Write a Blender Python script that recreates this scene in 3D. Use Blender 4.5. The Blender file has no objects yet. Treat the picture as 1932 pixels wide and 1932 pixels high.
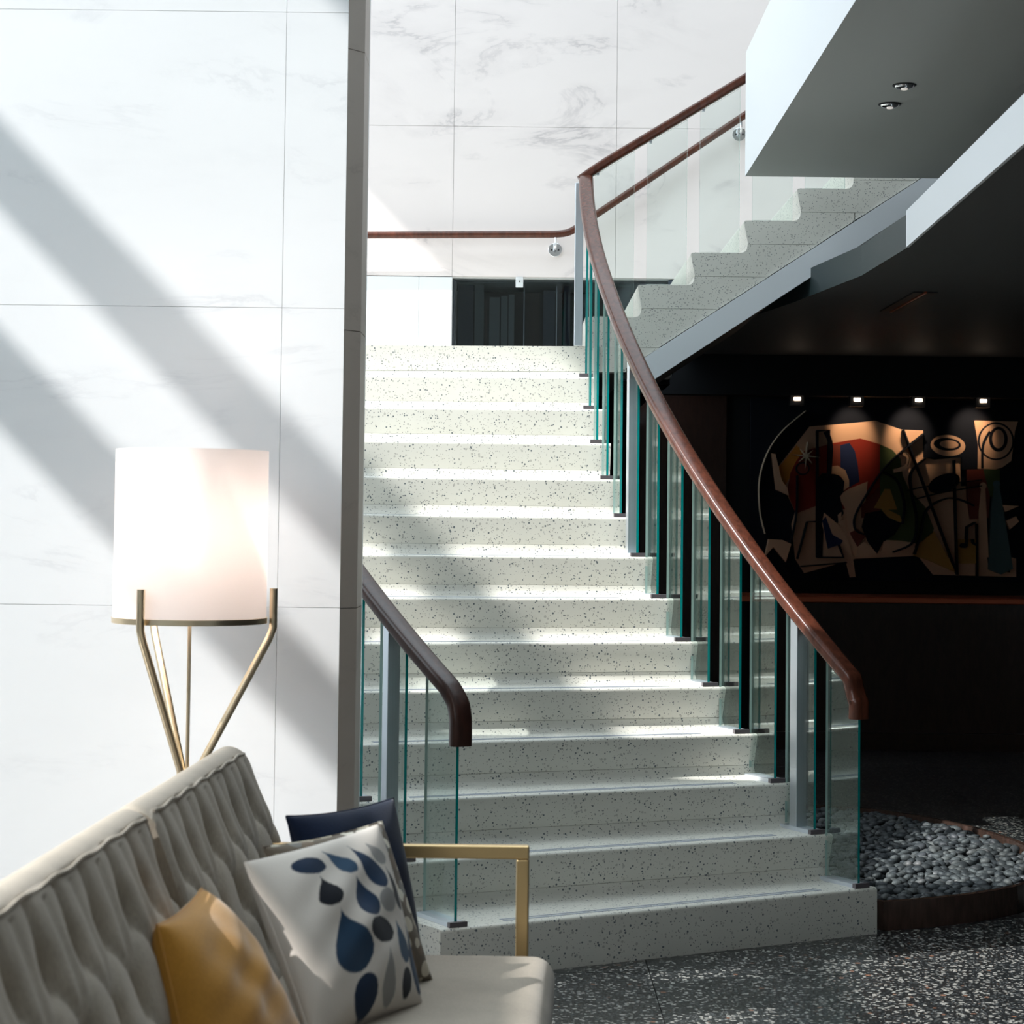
import bpy, bmesh, math, random
from mathutils import Vector, Matrix
random.seed(7)
PI = math.pi
C = bpy.context.scene.collection
SC = bpy.context.scene
# ------------------------------------------------------------------ camera
EYE = 1.4584            # eye height
PITCH = math.atan((985 - 800) / 4025.0)
ROLL = math.radians(.65)
FWD = Vector((0, math.cos(PITCH), math.sin(PITCH)))
_up = Vector((0, -math.sin(PITCH), math.cos(PITCH)))
_rt = Vector((1, 0, 0))
RT = _rt * math.cos(ROLL) + _up * math.sin(ROLL)
UP = -_rt * math.sin(ROLL) + _up * math.cos(ROLL)
cd = bpy.data.cameras.new('camera'); cam = bpy.data.objects.new('camera', cd); C.objects.link(cam)
m = Matrix((RT, UP, -FWD)).transposed().to_4x4(); m.translation = Vector((0, 0, EYE)); cam.matrix_world = m
cd.sensor_width = 36; cd.lens = 4025 / 1932 * 36; cd.shift_y = -(966 - 800) / 1932
cd.dof.use_dof = True; cd.dof.focus_distance = 8.8; cd.dof.aperture_fstop = 7.0
cd.clip_end = 200
SC.camera = cam
# ------------------------------------------------------------------ sky, sun, exposure
w = bpy.data.worlds.new('sky'); SC.world = w; w.use_nodes = True
bg = w.node_tree.nodes['Background']; bg.inputs[0].default_value = (.80, .925, 1.0, 1); bg.inputs[1].default_value = 2.6
sd = bpy.data.lights.new('sun', 'SUN'); sun = bpy.data.objects.new('sun', sd); C.objects.link(sun)
SUND = Vector((1, .4, -1)).normalized()
sun.rotation_euler = SUND.to_track_quat('-Z', 'Y').to_euler()
sd.energy = 4.8; sd.angle = math.radians(.6); sd.color = (1.0, .98, .95)
sun.location = (-8, 0, 9)
SC.view_settings.view_transform = 'Standard'; SC.view_settings.look = 'None'
SC.view_settings.gamma = 1; SC.view_settings.use_curve_mapping = False
SC.view_settings.exposure = 0.50

def W(px, py, y):
    """World point at depth y seen at photograph pixel px, py (used to take measurements off the photo)."""
    v = FWD + RT * ((px - 966) / 4025) - UP * ((py - 800) / 4025)
    return v / v.y * y + Vector((0, 0, EYE))
def WZ(px, py, z):
    v = FWD + RT * ((px - 966) / 4025) - UP * ((py - 800) / 4025)
    return v / v.z * (z - EYE) + Vector((0, 0, EYE))
# ------------------------------------------------------------------ materials
def mat(name, col, rough=.5, metal=0, spec=.5, coat=0, emis=None, estr=0, trans=0):
    m = bpy.data.materials.new(name); m.use_nodes = True
    b = m.node_tree.nodes['Principled BSDF']
    b.inputs['Base Color'].default_value = (*col, 1); b.inputs['Roughness'].default_value = rough
    b.inputs['Metallic'].default_value = metal; b.inputs['Specular IOR Level'].default_value = spec
    b.inputs['Coat Weight'].default_value = coat; b.inputs['Transmission Weight'].default_value = trans
    if emis: b.inputs['Emission Color'].default_value = (*emis, 1); b.inputs['Emission Strength'].default_value = estr
    return m
def nodes(m): return m.node_tree.nodes, m.node_tree.links, m.node_tree.nodes['Principled BSDF']
def N(ns, t, **k):
    n = ns.new(t)
    for a, b in k.items(): setattr(n, a, b)
    return n
def ramp(ns, pts):
    r = ns.new('ShaderNodeValToRGB'); e = r.color_ramp.elements
    e[0].position, e[0].color = pts[0][0], (*pts[0][1], 1); e[1].position, e[1].color = pts[-1][0], (*pts[-1][1], 1)
    for p, c in pts[1:-1]:
        q = e.new(p); q.color = (*c, 1)
    return r
def marble(name, base, vein, rough=.35, sc=1.0, seed=0.0, amount=.5):
    m = mat(name, base, rough); ns, lk, b = nodes(m)
    g = N(ns, 'ShaderNodeNewGeometry')
    mp = N(ns, 'ShaderNodeMapping'); mp.inputs['Scale'].default_value = (sc, sc, sc * 2.6); mp.inputs['Location'].default_value = (seed, seed, 0)
    mp.inputs['Rotation'].default_value = (0, .35, 0)
    lk.new(g.outputs['Position'], mp.inputs[0])
    n1 = N(ns, 'ShaderNodeTexNoise'); n1.inputs['Scale'].default_value = .9; n1.inputs['Detail'].default_value = 9; n1.inputs['Roughness'].default_value = .62; n1.inputs['Distortion'].default_value = 1.3
    lk.new(mp.outputs[0], n1.inputs['Vector'])
    r1 = ramp(ns, [(.40, (0, 0, 0)), (.505, (.25, .25, .25)), (.53, (1, 1, 1)), (.55, (.25, .25, .25)), (.66, (0, 0, 0))])
    lk.new(n1.outputs[0], r1.inputs[0])
    n2 = N(ns, 'ShaderNodeTexNoise'); n2.inputs['Scale'].default_value = 2.3; n2.inputs['Detail'].default_value = 5
    lk.new(mp.outputs[0], n2.inputs['Vector'])
    r2 = ramp(ns, [(.5, (0, 0, 0)), (.72, (1, 1, 1))]); lk.new(n2.outputs[0], r2.inputs[0])
    mul = N(ns, 'ShaderNodeMath', operation='MULTIPLY'); lk.new(r1.outputs[0], mul.inputs[0]); lk.new(r2.outputs[0], mul.inputs[1])
    m3 = N(ns, 'ShaderNodeMath', operation='MULTIPLY'); lk.new(mul.outputs[0], m3.inputs[0]); m3.inputs[1].default_value = amount
    n4 = N(ns, 'ShaderNodeTexNoise'); n4.inputs['Scale'].default_value = 1.1; n4.inputs['Detail'].default_value = 6; lk.new(mp.outputs[0], n4.inputs['Vector'])
    mx0 = N(ns, 'ShaderNodeMix', data_type='RGBA'); mx0.inputs[6].default_value = (*[c * .93 for c in base], 1); mx0.inputs[7].default_value = (*[min(1, c * 1.03) for c in base], 1)
    lk.new(n4.outputs[0], mx0.inputs[0])
    mx = N(ns, 'ShaderNodeMix', data_type='RGBA'); lk.new(mx0.outputs[2], mx.inputs[6]); mx.inputs[7].default_value = (*vein, 1)
    lk.new(m3.outputs[0], mx.inputs[0]); lk.new(mx.outputs[2], b.inputs['Base Color'])
    return m
def terrazzo(name, base, chips, rough, scale, thr, size, sec=None):
    """voronoi chips: cells whose random value passes thr show a chip"""
    m = mat(name, base, rough); ns, lk, b = nodes(m)
    g = N(ns, 'ShaderNodeNewGeometry'); col = None
    prev = None
    nz = N(ns, 'ShaderNodeTexNoise'); nz.inputs['Scale'].default_value = 3; nz.inputs['Detail'].default_value = 6; lk.new(g.outputs['Position'], nz.inputs['Vector'])
    mx = N(ns, 'ShaderNodeMix', data_type='RGBA'); mx.inputs[6].default_value = (*[c * .88 for c in base], 1); mx.inputs[7].default_value = (*[min(1, c * 1.08) for c in base], 1)
    lk.new(nz.outputs[0], mx.inputs[0]); prev = mx.outputs[2]
    for i, (cc, s, t, sz) in enumerate(chips):
        v = N(ns, 'ShaderNodeTexVoronoi'); v.inputs['Scale'].default_value = s
        mp = N(ns, 'ShaderNodeMapping'); mp.inputs['Location'].default_value = (i * 3.7, i * 1.3, 0); mp.inputs['Rotation'].default_value = (.3 * i, .2, .5 * i)
        lk.new(g.outputs['Position'], mp.inputs[0]); lk.new(mp.outputs[0], v.inputs['Vector'])
        sep = N(ns, 'ShaderNodeSeparateColor'); lk.new(v.outputs['Color'], sep.inputs[0])
        a = N(ns, 'ShaderNodeMath', operation='GREATER_THAN'); lk.new(sep.outputs[0], a.inputs[0]); a.inputs[1].default_value = t
        mr = N(ns, 'ShaderNodeMath', operation='MULTIPLY'); lk.new(sep.outputs[1], mr.inputs[0]); mr.inputs[1].default_value = sz
        l = N(ns, 'ShaderNodeMath', operation='LESS_THAN'); lk.new(v.outputs['Distance'], l.inputs[0]); lk.new(mr.outputs[0], l.inputs[1])
        k = N(ns, 'ShaderNodeMath', operation='MULTIPLY'); lk.new(a.outputs[0], k.inputs[0]); lk.new(l.outputs[0], k.inputs[1])
        x = N(ns, 'ShaderNodeMix', data_type='RGBA'); lk.new(k.outputs[0], x.inputs[0]); lk.new(prev, x.inputs[6]); x.inputs[7].default_value = (*cc, 1)
        prev = x.outputs[2]
    lk.new(prev, b.inputs['Base Color'])
    return m
def fabric(name, base, var=.12, scale=260, bump=.25, rough=.95):
    m = mat(name, base, rough, spec=.15); ns, lk, b = nodes(m)
    t = N(ns, 'ShaderNodeTexCoord')
    n1 = N(ns, 'ShaderNodeTexNoise'); n1.inputs['Scale'].default_value = scale; n1.inputs['Detail'].default_value = 3
    mp = N(ns, 'ShaderNodeMapping'); mp.inputs['Scale'].default_value = (1, 1, .25); lk.new(t.outputs['Object'], mp.inputs[0]); lk.new(mp.outputs[0], n1.inputs['Vector'])
    n2 = N(ns, 'ShaderNodeTexNoise'); n2.inputs['Scale'].default_value = 7; n2.inputs['Detail'].default_value = 5; lk.new(t.outputs['Object'], n2.inputs['Vector'])
    ad = N(ns, 'ShaderNodeMath', operation='ADD'); lk.new(n1.outputs[0], ad.inputs[0]); lk.new(n2.outputs[0], ad.inputs[1])
    r = ramp(ns, [(.35, tuple(c * (1 - var) for c in base)), (.65, tuple(min(1, c * (1 + var)) for c in base))])
    h = N(ns, 'ShaderNodeMath', operation='MULTIPLY'); lk.new(ad.outputs[0], h.inputs[0]); h.inputs[1].default_value = .5
    lk.new(h.outputs[0], r.inputs[0]); lk.new(r.outputs[0], b.inputs['Base Color'])
    bp = N(ns, 'ShaderNodeBump'); bp.inputs['Strength'].default_value = bump; bp.inputs['Distance'].default_value = .002; lk.new(n1.outputs[0], bp.inputs['Height']); lk.new(bp.outputs[0], b.inputs['Normal'])
    b.inputs['Sheen Weight'].default_value = .15
    return m
def brushed(name, col, rough=.3, metal=1):
    m = mat(name, col, rough, metal); ns, lk, b = nodes(m)
    t = N(ns, 'ShaderNodeTexCoord'); mp = N(ns, 'ShaderNodeMapping'); mp.inputs['Scale'].default_value = (1, 1, .03)
    n = N(ns, 'ShaderNodeTexNoise'); n.inputs['Scale'].default_value = 300; lk.new(t.outputs['Object'], mp.inputs[0]); lk.new(mp.outputs[0], n.inputs['Vector'])
    mr = N(ns, 'ShaderNodeMapRange'); mr.inputs[3].default_value = rough * .8; mr.inputs[4].default_value = rough * 1.25
    lk.new(n.outputs[0], mr.inputs[0]); lk.new(mr.outputs[0], b.inputs['Roughness'])
    return m
def wood(name, c1, c2, rough=.25, coat=.5):
    m = mat(name, c1, rough, coat=coat, spec=.28); ns, lk, b = nodes(m)
    t = N(ns, 'ShaderNodeTexCoord'); mp = N(ns, 'ShaderNodeMapping'); mp.inputs['Scale'].default_value = (8, 8, 2)
    n = N(ns, 'ShaderNodeTexNoise'); n.inputs['Scale'].default_value = 6; n.inputs['Detail'].default_value = 6; n.inputs['Distortion'].default_value = .6
    lk.new(t.outputs['Object'], mp.inputs[0]); lk.new(mp.outputs[0], n.inputs['Vector'])
    r = ramp(ns, [(.35, c1), (.7, c2)]); lk.new(n.outputs[0], r.inputs[0]); lk.new(r.outputs[0], b.inputs['Base Color'])
    return m
def glass_mat(name, tint, refl=1.0):
    """architectural glass: clear with a green tint and Fresnel reflection"""
    m = bpy.data.materials.new(name); m.use_nodes = True; ns, lk = m.node_tree.nodes, m.node_tree.links
    ns.remove(ns['Principled BSDF']); out = ns['Material Output']
    tr = N(ns, 'ShaderNodeBsdfTransparent'); tr.inputs[0].default_value = (*tint, 1)
    gl = N(ns, 'ShaderNodeBsdfGlossy'); gl.inputs['Roughness'].default_value = .01; gl.inputs[0].default_value = (.92, .97, .95, 1)
    fr = N(ns, 'ShaderNodeFresnel'); fr.inputs[0].default_value = 1.5
    ml = N(ns, 'ShaderNodeMath', operation='MULTIPLY'); lk.new(fr.outputs[0], ml.inputs[0]); ml.inputs[1].default_value = refl
    mx = N(ns, 'ShaderNodeMixShader'); lk.new(ml.outputs[0], mx.inputs[0]); lk.new(tr.outputs[0], mx.inputs[1]); lk.new(gl.outputs[0], mx.inputs[2]); lk.new(mx.outputs[0], out.inputs[0])
    return m
M = {}
M['marble_wall'] = marble('marble_wall', (.83, .845, .86), (.45, .46, .50), .32, 1.0, 0, .35)
M['marble_back'] = marble('marble_back', (.845, .765, .745), (.38, .34, .35), .3, .9, 7.3, .7)
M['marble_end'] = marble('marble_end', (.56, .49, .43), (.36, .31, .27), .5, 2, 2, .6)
M['joint'] = mat('joint', (.75, .75, .75), .8)
M['terrazzo'] = terrazzo('terrazzo', (.68, .668, .605), [((.13, .15, .16), 95, .6, .40), ((.24, .24, .22), 150, .6, .38), ((.45, .44, .40), 70, .6, .4)], .35, 60, .5, .4)
M['floor'] = terrazzo('dark_terrazzo', (.012, .014, .015), [((.36, .355, .33), 70, .25, .58), ((.075, .083, .086), 115, .2, .6), ((.22, .11, .07), 50, .96, .5)], .28, 60, .5, .4)
M['grout'] = mat('grout', (.11, .12, .12), .6)
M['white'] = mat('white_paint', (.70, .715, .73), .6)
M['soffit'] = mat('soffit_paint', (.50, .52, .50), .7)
M['stringer'] = mat('stringer_paint', (.70, .73, .76), .45)
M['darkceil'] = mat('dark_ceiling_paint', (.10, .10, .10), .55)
M['edge_shade'] = mat('slab_edge_shade', (.016, .028, .030), .5)  # slab edge past the fascia, its shade painted into the colour
M['wood_rail'] = wood('bronze_wood', (.066, .021, .012), (.12, .036, .020), .27, .18)
M['wood_shaded'] = wood('shaded_bronze_wood', (.030, .013, .010), (.055, .022, .016), .35, .12)  # same rail wood, left rail's shade put into the colour
M['darkwood'] = wood('dark_wood', (.020, .008, .006), (.034, .014, .009), .35, .2)
M['black'] = mat('black_wall', (.008, .009, .011), .6, spec=.2)
M['glass'] = glass_mat('clear_glass', (.94, .975, .965), .32)
M['edge'] = mat('glass_edge', (.0, .26, .25), .12, spec=.8, coat=.5)
M['edge_pale'] = mat('glass_edge_pale', (.42, .56, .52), .2, spec=.6)
M['steel'] = brushed('brushed_steel', (.66, .70, .75), .38)
M['shoe'] = mat('shoe_aluminium', (.66, .70, .76), .35, .6)
M['shoecap'] = mat('shoe_cap', (.16, .14, .15), .4, .5)
M['strip'] = mat('grip_strip', (.34, .37, .43), .6)
M['brass'] = brushed('brushed_brass', (.62, .46, .24), .34)
M['lampbrass'] = brushed('lamp_brass', (.80, .66, .46), .36)
M['linen'] = fabric('linen', (.40, .348, .285), .15)
M['navy'] = fabric('navy_cotton', (.006, .012, .032), .2)
M['yellow'] = fabric('mustard_velvet', (.56, .265, .04), .1, bump=.12)
M['yellow'].node_tree.nodes['Principled BSDF'].inputs['Sheen Weight'].default_value = .6
M['chrome'] = mat('chrome', (.85, .86, .88), .08, 1)
M['drk'] = mat('dark_metal', (.02, .02, .022), .4)
M['lens'] = mat('downlight_lens', (.9, .9, .85), .2, emis=(1, .93, .85), estr=.3)
M['lamplit'] = mat('spot_lens', (1, .85, .7), .4, emis=(1, .78, .58), estr=9)

# ------------------------------------------------------------------ mesh helpers
def tag(o, label=None, cat=None, group=None, kind=None):
    if label: o['label'] = label
    if cat: o['category'] = cat
    if group: o['group'] = group
    if kind: o['kind'] = kind
    return o
def empty(name, loc=(0, 0, 0), **k):
    o = bpy.data.objects.new(name, None); o.empty_display_size = .1; C.objects.link(o); o.location = loc
    return tag(o, **k)
def mk(name, verts, faces, m, parent=None, smooth=False, mi=None, bev=0, seg=2):
    me = bpy.data.meshes.new(name); me.from_pydata([tuple(v) for v in verts], [], faces)
    for q in (m if isinstance(m, (list, tuple)) else [m]): me.materials.append(q)
    if mi:
        for p, i in zip(me.polygons, mi): p.material_index = i
    bm = bmesh.new(); bm.from_mesh(me); bmesh.ops.recalc_face_normals(bm, faces=bm.faces)
    if bev: bmesh.ops.bevel(bm, geom=list(bm.edges), offset=bev, segments=seg, affect='EDGES', profile=.5)
    bm.to_mesh(me); bm.free()
    if smooth: me.shade_smooth()
    o = bpy.data.objects.new(name, me); C.objects.link(o)
    if parent:
        o.parent = parent; o.matrix_parent_inverse = Matrix.Translation(-parent.location) if parent.parent is None else Matrix()
        if parent.parent is not None or parent.type == 'MESH': o.matrix_parent_inverse = Matrix()
    return o
BF = [(0, 1, 2, 3), (7, 6, 5, 4), (0, 4, 5, 1), (1, 5, 6, 2), (2, 6, 7, 3), (3, 7, 4, 0)]
def box(name, a, b, m, parent=None, bev=0):
    (x0, y0, z0), (x1, y1, z1) = a, b
    v = [(x0, y0, z0), (x1, y0, z0), (x1, y1, z0), (x0, y1, z0), (x0, y0, z1), (x1, y0, z1), (x1, y1, z1), (x0, y1, z1)]
    return mk(name, v, BF, m, parent, bev=bev)
def prism(name, pts, z0, z1, m, parent=None, bev=0):
    """outline (x, y) extruded between z0 and z1"""
    n = len(pts); v = [(p[0], p[1], z0) for p in pts] + [(p[0], p[1], z1) for p in pts]
    f = [tuple(range(n))[::-1], tuple(range(n, 2 * n))] + [(i, (i + 1) % n, n + (i + 1) % n, n + i) for i in range(n)]
    return mk(name, v, f, m, parent, bev=bev)
def prism_y(name, pts, y0, y1, m, parent=None, bev=0):
    """outline (x, z) extruded between depths y0 and y1"""
    n = len(pts); v = [(p[0], y0, p[1]) for p in pts] + [(p[0], y1, p[1]) for p in pts]
    f = [tuple(range(n)), tuple(range(n, 2 * n))[::-1]] + [(i, n + i, n + (i + 1) % n, (i + 1) % n) for i in range(n)]
    return mk(name, v, f, m, parent, bev=bev)
def sweep(name, pts, sides, prof, m, parent=None, smooth=True, extra=None):
    """profile (a across, b up) carried along pts; sides = horizontal across vector per point"""
    V, F = [], []
    n = len(pts); k = len(prof)
    for i, p in enumerate(pts):
        p = Vector(p); t = (Vector(pts[min(n - 1, i + 1)]) - Vector(pts[max(0, i - 1)])).normalized()
        s = Vector(sides[i]).normalized() if isinstance(sides, list) else Vector(sides).normalized()
        u = s.cross(t).normalized()
        for a, b in prof: V.append(p + s * a + u * b)
    for i in range(n - 1):
        for j in range(k): F.append((i * k + j, i * k + (j + 1) % k, (i + 1) * k + (j + 1) % k, (i + 1) * k + j))
    F.append(tuple(range(k))[::-1]); F.append(tuple((n - 1) * k + j for j in range(k)))
    if extra:
        for ev, ef in extra:
            o = len(V); V += ev; F += [tuple(o + q for q in f) for f in ef]
    o = mk(name, V, F, m, parent, smooth=smooth)
    if smooth: soft(o)
    return o
def soft(o, ang=40):
    me = o.data; bm = bmesh.new(); bm.from_mesh(me)
    for e in bm.edges:
        if len(e.link_faces) == 2 and e.calc_face_angle(0) > math.radians(ang): e.smooth = False
    for f in bm.faces: f.smooth = True
    bm.to_mesh(me); bm.free()
def rrect(w, h, r, k=3):
    o = []
    for cx, cy, a0 in ((w / 2 - r, h / 2 - r, 0), (-w / 2 + r, h / 2 - r, 90), (-w / 2 + r, -h / 2 + r, 180), (w / 2 - r, -h / 2 + r, 270)):
        for i in range(k + 1):
            a = math.radians(a0 + 90 * i / k); o.append((cx + r * math.cos(a), cy + r * math.sin(a)))
    return o
def circ(r, k=12): return [(r * math.cos(2 * PI * i / k), r * math.sin(2 * PI * i / k)) for i in range(k)]
def smoothpath(P, k=6):
    out = []; P = [Vector(p) for p in P]
    for i in range(len(P) - 1):
        a, b, c, d = P[max(0, i - 1)], P[i], P[i + 1], P[min(len(P) - 1, i + 2)]
        for j in range(k):
            t = j / k
            out.append(.5 * ((2 * b) + (c - a) * t + (2 * a - 5 * b + 4 * c - d) * t * t + (-a + 3 * b - 3 * c + d) * t ** 3))
    out.append(P[-1]); return out
def tube(name, pts, r, m, parent=None, k=12, side=None):
    """round tube, frame carried along with parallel transport"""
    pts = [Vector(p) for p in pts]; n = len(pts); V, F = [], []
    t0 = (pts[1] - pts[0]).normalized(); ref = Vector((0, 0, 1)) if abs(t0.z) < .9 else Vector((1, 0, 0))
    s = t0.cross(ref).normalized()
    for i in range(n):
        t = (pts[min(n - 1, i + 1)] - pts[max(0, i - 1)]).normalized()
        s = (s - t * s.dot(t)).normalized(); u = s.cross(t); rr = r[i] if isinstance(r, list) else r
        for j in range(k):
            a = 2 * PI * j / k; V.append(pts[i] + (s * math.cos(a) + u * math.sin(a)) * rr)
    for i in range(n - 1):
        for j in range(k): F.append((i * k + j, i * k + (j + 1) % k, (i + 1) * k + (j + 1) % k, (i + 1) * k + j))
    F.append(tuple(range(k))[::-1]); F.append(tuple((n - 1) * k + j for j in range(k)))
    o = mk(name, V, F, m, parent); soft(o); return o
def lathe(name, prof, c, m, parent=None, k=48, close=False):
    """profile (r, z) turned about a vertical axis through c"""
    n = len(prof); V, F = [], []
    for r, z in prof:
        for j in range(k): V.append((c[0] + r * math.cos(2 * PI * j / k), c[1] + r * math.sin(2 * PI * j / k), c[2] + z))
    rng = range(n) if close else range(n - 1)
    for i in rng:
        i2 = (i + 1) % n
        for j in range(k): F.append((i * k + j, i * k + (j + 1) % k, i2 * k + (j + 1) % k, i2 * k + j))
    o = mk(name, V, F, m, parent); soft(o, 50); return o

# ================================================================== SETTING
# ---- floor: dark terrazzo slabs
fl = box('floor', (-7, -7, -.12), (9, 15.2, -.03), M['grout']); tag(fl, kind='structure')
for ix in range(-4, 5):
    for iy in range(-6, 5):
        x0, y0 = .467 + 2 * ix, 5.0 + 2 * iy
        x1, y1 = min(x0 + 2, 9), min(y0 + 2, 15.2)
        x0 = max(x0, -7); y0 = max(y0, -7)
        box('floor_slab', (x0 + .0015, y0 + .0015, -.03), (x1 - .0015, y1 - .0015, 0), M['floor'], fl)
# ---- left marble wall (front face y 6.6, free end at x -0.52)
WT = 3.5
wl = prism('wall_left', [(-5.6, 6.63), (-.535, 6.63), (-.50, 6.68), (-.50, 6.87), (-5.6, 6.87)], 0, WT - .002, M['joint']); tag(wl, kind='structure')
zj = [0, .262, 1.188, 2.115, 3.042, WT]
xj = [-5.6, -4.32, -3.12, -1.92, -.718, -.525]
for a, b in zip(zj[:-1], zj[1:]):
    for i, (c, d) in enumerate(zip(xj[:-1], xj[1:])):
        g = .0006
        box('marble_panel', (c + g, 6.6, a + g), (d - (g if i < 4 else 0), 6.63, b - g), M['marble_wall'], wl)
    box('marble_panel', (-5.6, 6.87, a + g), (-.4765, 6.9, b - g), M['marble_wall'], wl)
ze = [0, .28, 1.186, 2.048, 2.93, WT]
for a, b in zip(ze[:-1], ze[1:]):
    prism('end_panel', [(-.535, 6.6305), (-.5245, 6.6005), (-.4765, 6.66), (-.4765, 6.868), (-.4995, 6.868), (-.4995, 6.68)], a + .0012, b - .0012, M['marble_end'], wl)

# ---- back marble wall behind landing and upper flight (face y 12.3)
YB = 12.3
wb = box('wall_back', (-6, YB + .03, 2.876), (9, YB + .30, 9), M['joint']); tag(wb, kind='structure')
box('wall_back_left', (-6, YB + .03, 1.9), (-.356, YB + .30, 2.874), M['joint']); tag(C.objects['wall_back_left'], kind='structure')
wbl = C.objects['wall_back_left']
xb = [-6, -4.6, -3.25, -1.88, -.356, .588, 1.94, 3.3, 4.7, 6.1, 7.5, 9]
zb = [2.876, 3.752, 4.7, 5.7, 6.8, 7.9, 9]
for a, b in zip(zb[:-1], zb[1:]):
    for c, d in zip(xb[:-1], xb[1:]):
        box('marble_panel', (c + .0009, YB, a + .0009), (d - .0009, YB + .03, b - .0009), M['marble_back'], wb)
for c, d in zip([-6, -4.6, -3.25, -1.88, -.548], [-4.6, -3.25, -1.88, -.548, -.356]):
    box('marble_panel', (c + .001, YB, 2.3), (d - .001, YB + .03, 2.872), M['marble_wall'], wbl)
# ---- internal window in the back wall, dark room behind
wi = empty('window_1', (.6, YB + .1, 2.31), kind='structure')
M['dglass'] = glass_mat('dark_glass', (.62, .66, .68), .9)
M['blue_panel'] = mat('slate_panel', (.06, .075, .11), .5); M['slat'] = mat('slat_panel', (.17, .20, .21), .5)
box('pane', (-.35, YB + .10, 2.33), (.90, YB + .115, 2.86), M['dglass'], wi)
box('sill', (-.355, YB + .0, 2.31), (.92, YB + .28, 2.328), M['white'], wi)
box('reveal', (-.356, YB + .13, 2.32), (-.345, YB + .28, 2.872), M['blue_panel'], wi)
box('reveal', (.90, YB + .03, 2.32), (.93, YB + .28, 2.872), M['blue_panel'], wi)
box('back_panel', (-.40, YB + .80, 2.30), (0.93, YB + .84, 2.90), M['black'], wi)
box('floor_panel', (-.40, YB + .28, 2.28), (0.93, YB + .80, 2.30), M['black'], wi)
box('side_panel', (-.42, YB + .28, 2.28), (-.40, YB + .84, 2.9), M['blue_panel'], wi)
box('side_panel', (.91, YB + .30, 2.28), (.93, YB + .80, 2.9), M['black'], wi)
box('ceiling_panel', (-.40, YB + .3, 2.875), (0.93, YB + .84, 2.90), M['soffit'], wi)
for x0, x1, mm, dz in [(-.330, -.240, 'blue_panel', 0), (-.231, -.177, 'slat', 0), (-.168, -.160, 'darkwood', .1), (-.143, -.082, 'slat', .08), (-.073, -.035, 'slat', .07), (-.028, .006, 'slat', .06), (.062, .067, 'steel', 0), (.075, .16, 'darkwood', .05), (.18, .25, 'blue_panel', .03), (.257, .262, 'steel', 0), (.30, .34, 'blue_panel', 0), (.39, .46, 'slat', .05), (.6, .7, 'blue_panel', 0), (.8, .86, 'slat', 0)]:
    if x1 < .9: box('slat', (x0, YB + .42 + .1 * dz, 2.301), (x1, YB + .46 + .1 * dz, 2.874 - dz * .9), M[mm], wi)
o = box('sensor_plate', (-.022 + .034, YB - .012, 2.815), (.022 + .034, YB - .0, 2.876), M['white'], bev=.003)
tag(o, 'small square white plate at the top edge of the dark window', 'plate')
box('sensor_dot', (.032, YB - .015, 2.845), (.038, YB - .012, 2.853), M['drk'], o)

# ---- dark lounge: far wall, lower ceiling slab, side wall
wf = box('wall_far', (-6, 14.7, 0), (9, 14.9, 2.75), M['black']); tag(wf, kind='structure')
for i in range(4):
    x = -1.0 + i * .62
    box('wall_panel', (x + .004, 14.66, 0), (x + .616, 14.7, 2.55), M['darkwood'] if i % 2 else M['black'], wf)
box('wall_header', (1.0, 14.60, 2.40), (9, 14.7, 2.57), M['black'], wf)
A_, B_, C_ = (1.482, 6.168), (1.569, 8.433), (1.545, 9.439)
box('ceiling_back', (-6, 12.62, 2.24), (0.86, 14.66, 2.27), M['black'])['kind'] = 'structure'
cl = prism('ceiling', [(1.40, 3.2), A_, B_, C_, (1.40, 10.6), (1.12, 12.33), (1.12, 14.66), (9, 14.66), (9, -6.9), (1.40, -6.9)], 2.57, 2.705, [M['darkceil'], M['edge_shade']]); tag(cl, kind='structure')
for p in cl.data.polygons:
    if abs(p.normal.z) < .5: p.material_index = 1
pe = [(1.40, 3.2), A_, B_]
for i in range(2):
    (xa, ya), (xc, yc) = pe[i], pe[i + 1]
    prism('fascia_board', [(xa - .012, ya), (xc - .012, yc), (xc - .0005, yc), (xa - .0005, ya)], 2.566, 2.712, M['white'], cl)
wr = box('wall_right', (8.8, -6, 0), (9, 14.7, 9), M['black']); tag(wr, kind='structure')
# ---- upper floor slab: white vertical face and grey underside
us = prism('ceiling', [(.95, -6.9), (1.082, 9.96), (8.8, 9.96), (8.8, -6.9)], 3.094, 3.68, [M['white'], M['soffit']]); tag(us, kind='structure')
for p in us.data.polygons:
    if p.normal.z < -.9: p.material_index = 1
# ---- closed outer shell: unseen roof, stair opening sized for ambient light, facade on the left
M['outer'] = mat('outer_shell', (.50, .48, .45), .8)
rf = box('roof_front', (-6.4, -7, 9), (9, 6.2, 9.2), M['outer']); tag(rf, kind='structure')
rf = box('roof_sun_blocker', (-6.4, 6.2, 9), (-3.9, 12.6, 9.2), M['outer']); tag(rf, kind='structure')  # unseen roof strip added to cut direct sun through the opening
uw = box('sun_blocker', (-4.05, 2.5, 9.2), (-3.9, 12.6, 11.0), M['outer']); tag(uw, kind='structure')  # unseen upright added to block sun, leaving sky light from the opening
rf = box('roof_side', (3.2, 6.2, 9), (9, 12.6, 9.2), M['soffit']); tag(rf, kind='structure')
fa = empty('window_2', (-6, 3, 0), kind='structure')
box('transom', (-6.03, -7, 6.835), (-5.99, 12.3, 7.08), M['drk'], fa)
box('transom', (-6.03, -7, 6.17), (-5.99, 12.3, 6.44), M['drk'], fa)
box('head_panel', (-6.1, -7, 8.60), (-5.98, 12.3, 9.2), M['soffit'], fa)
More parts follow.
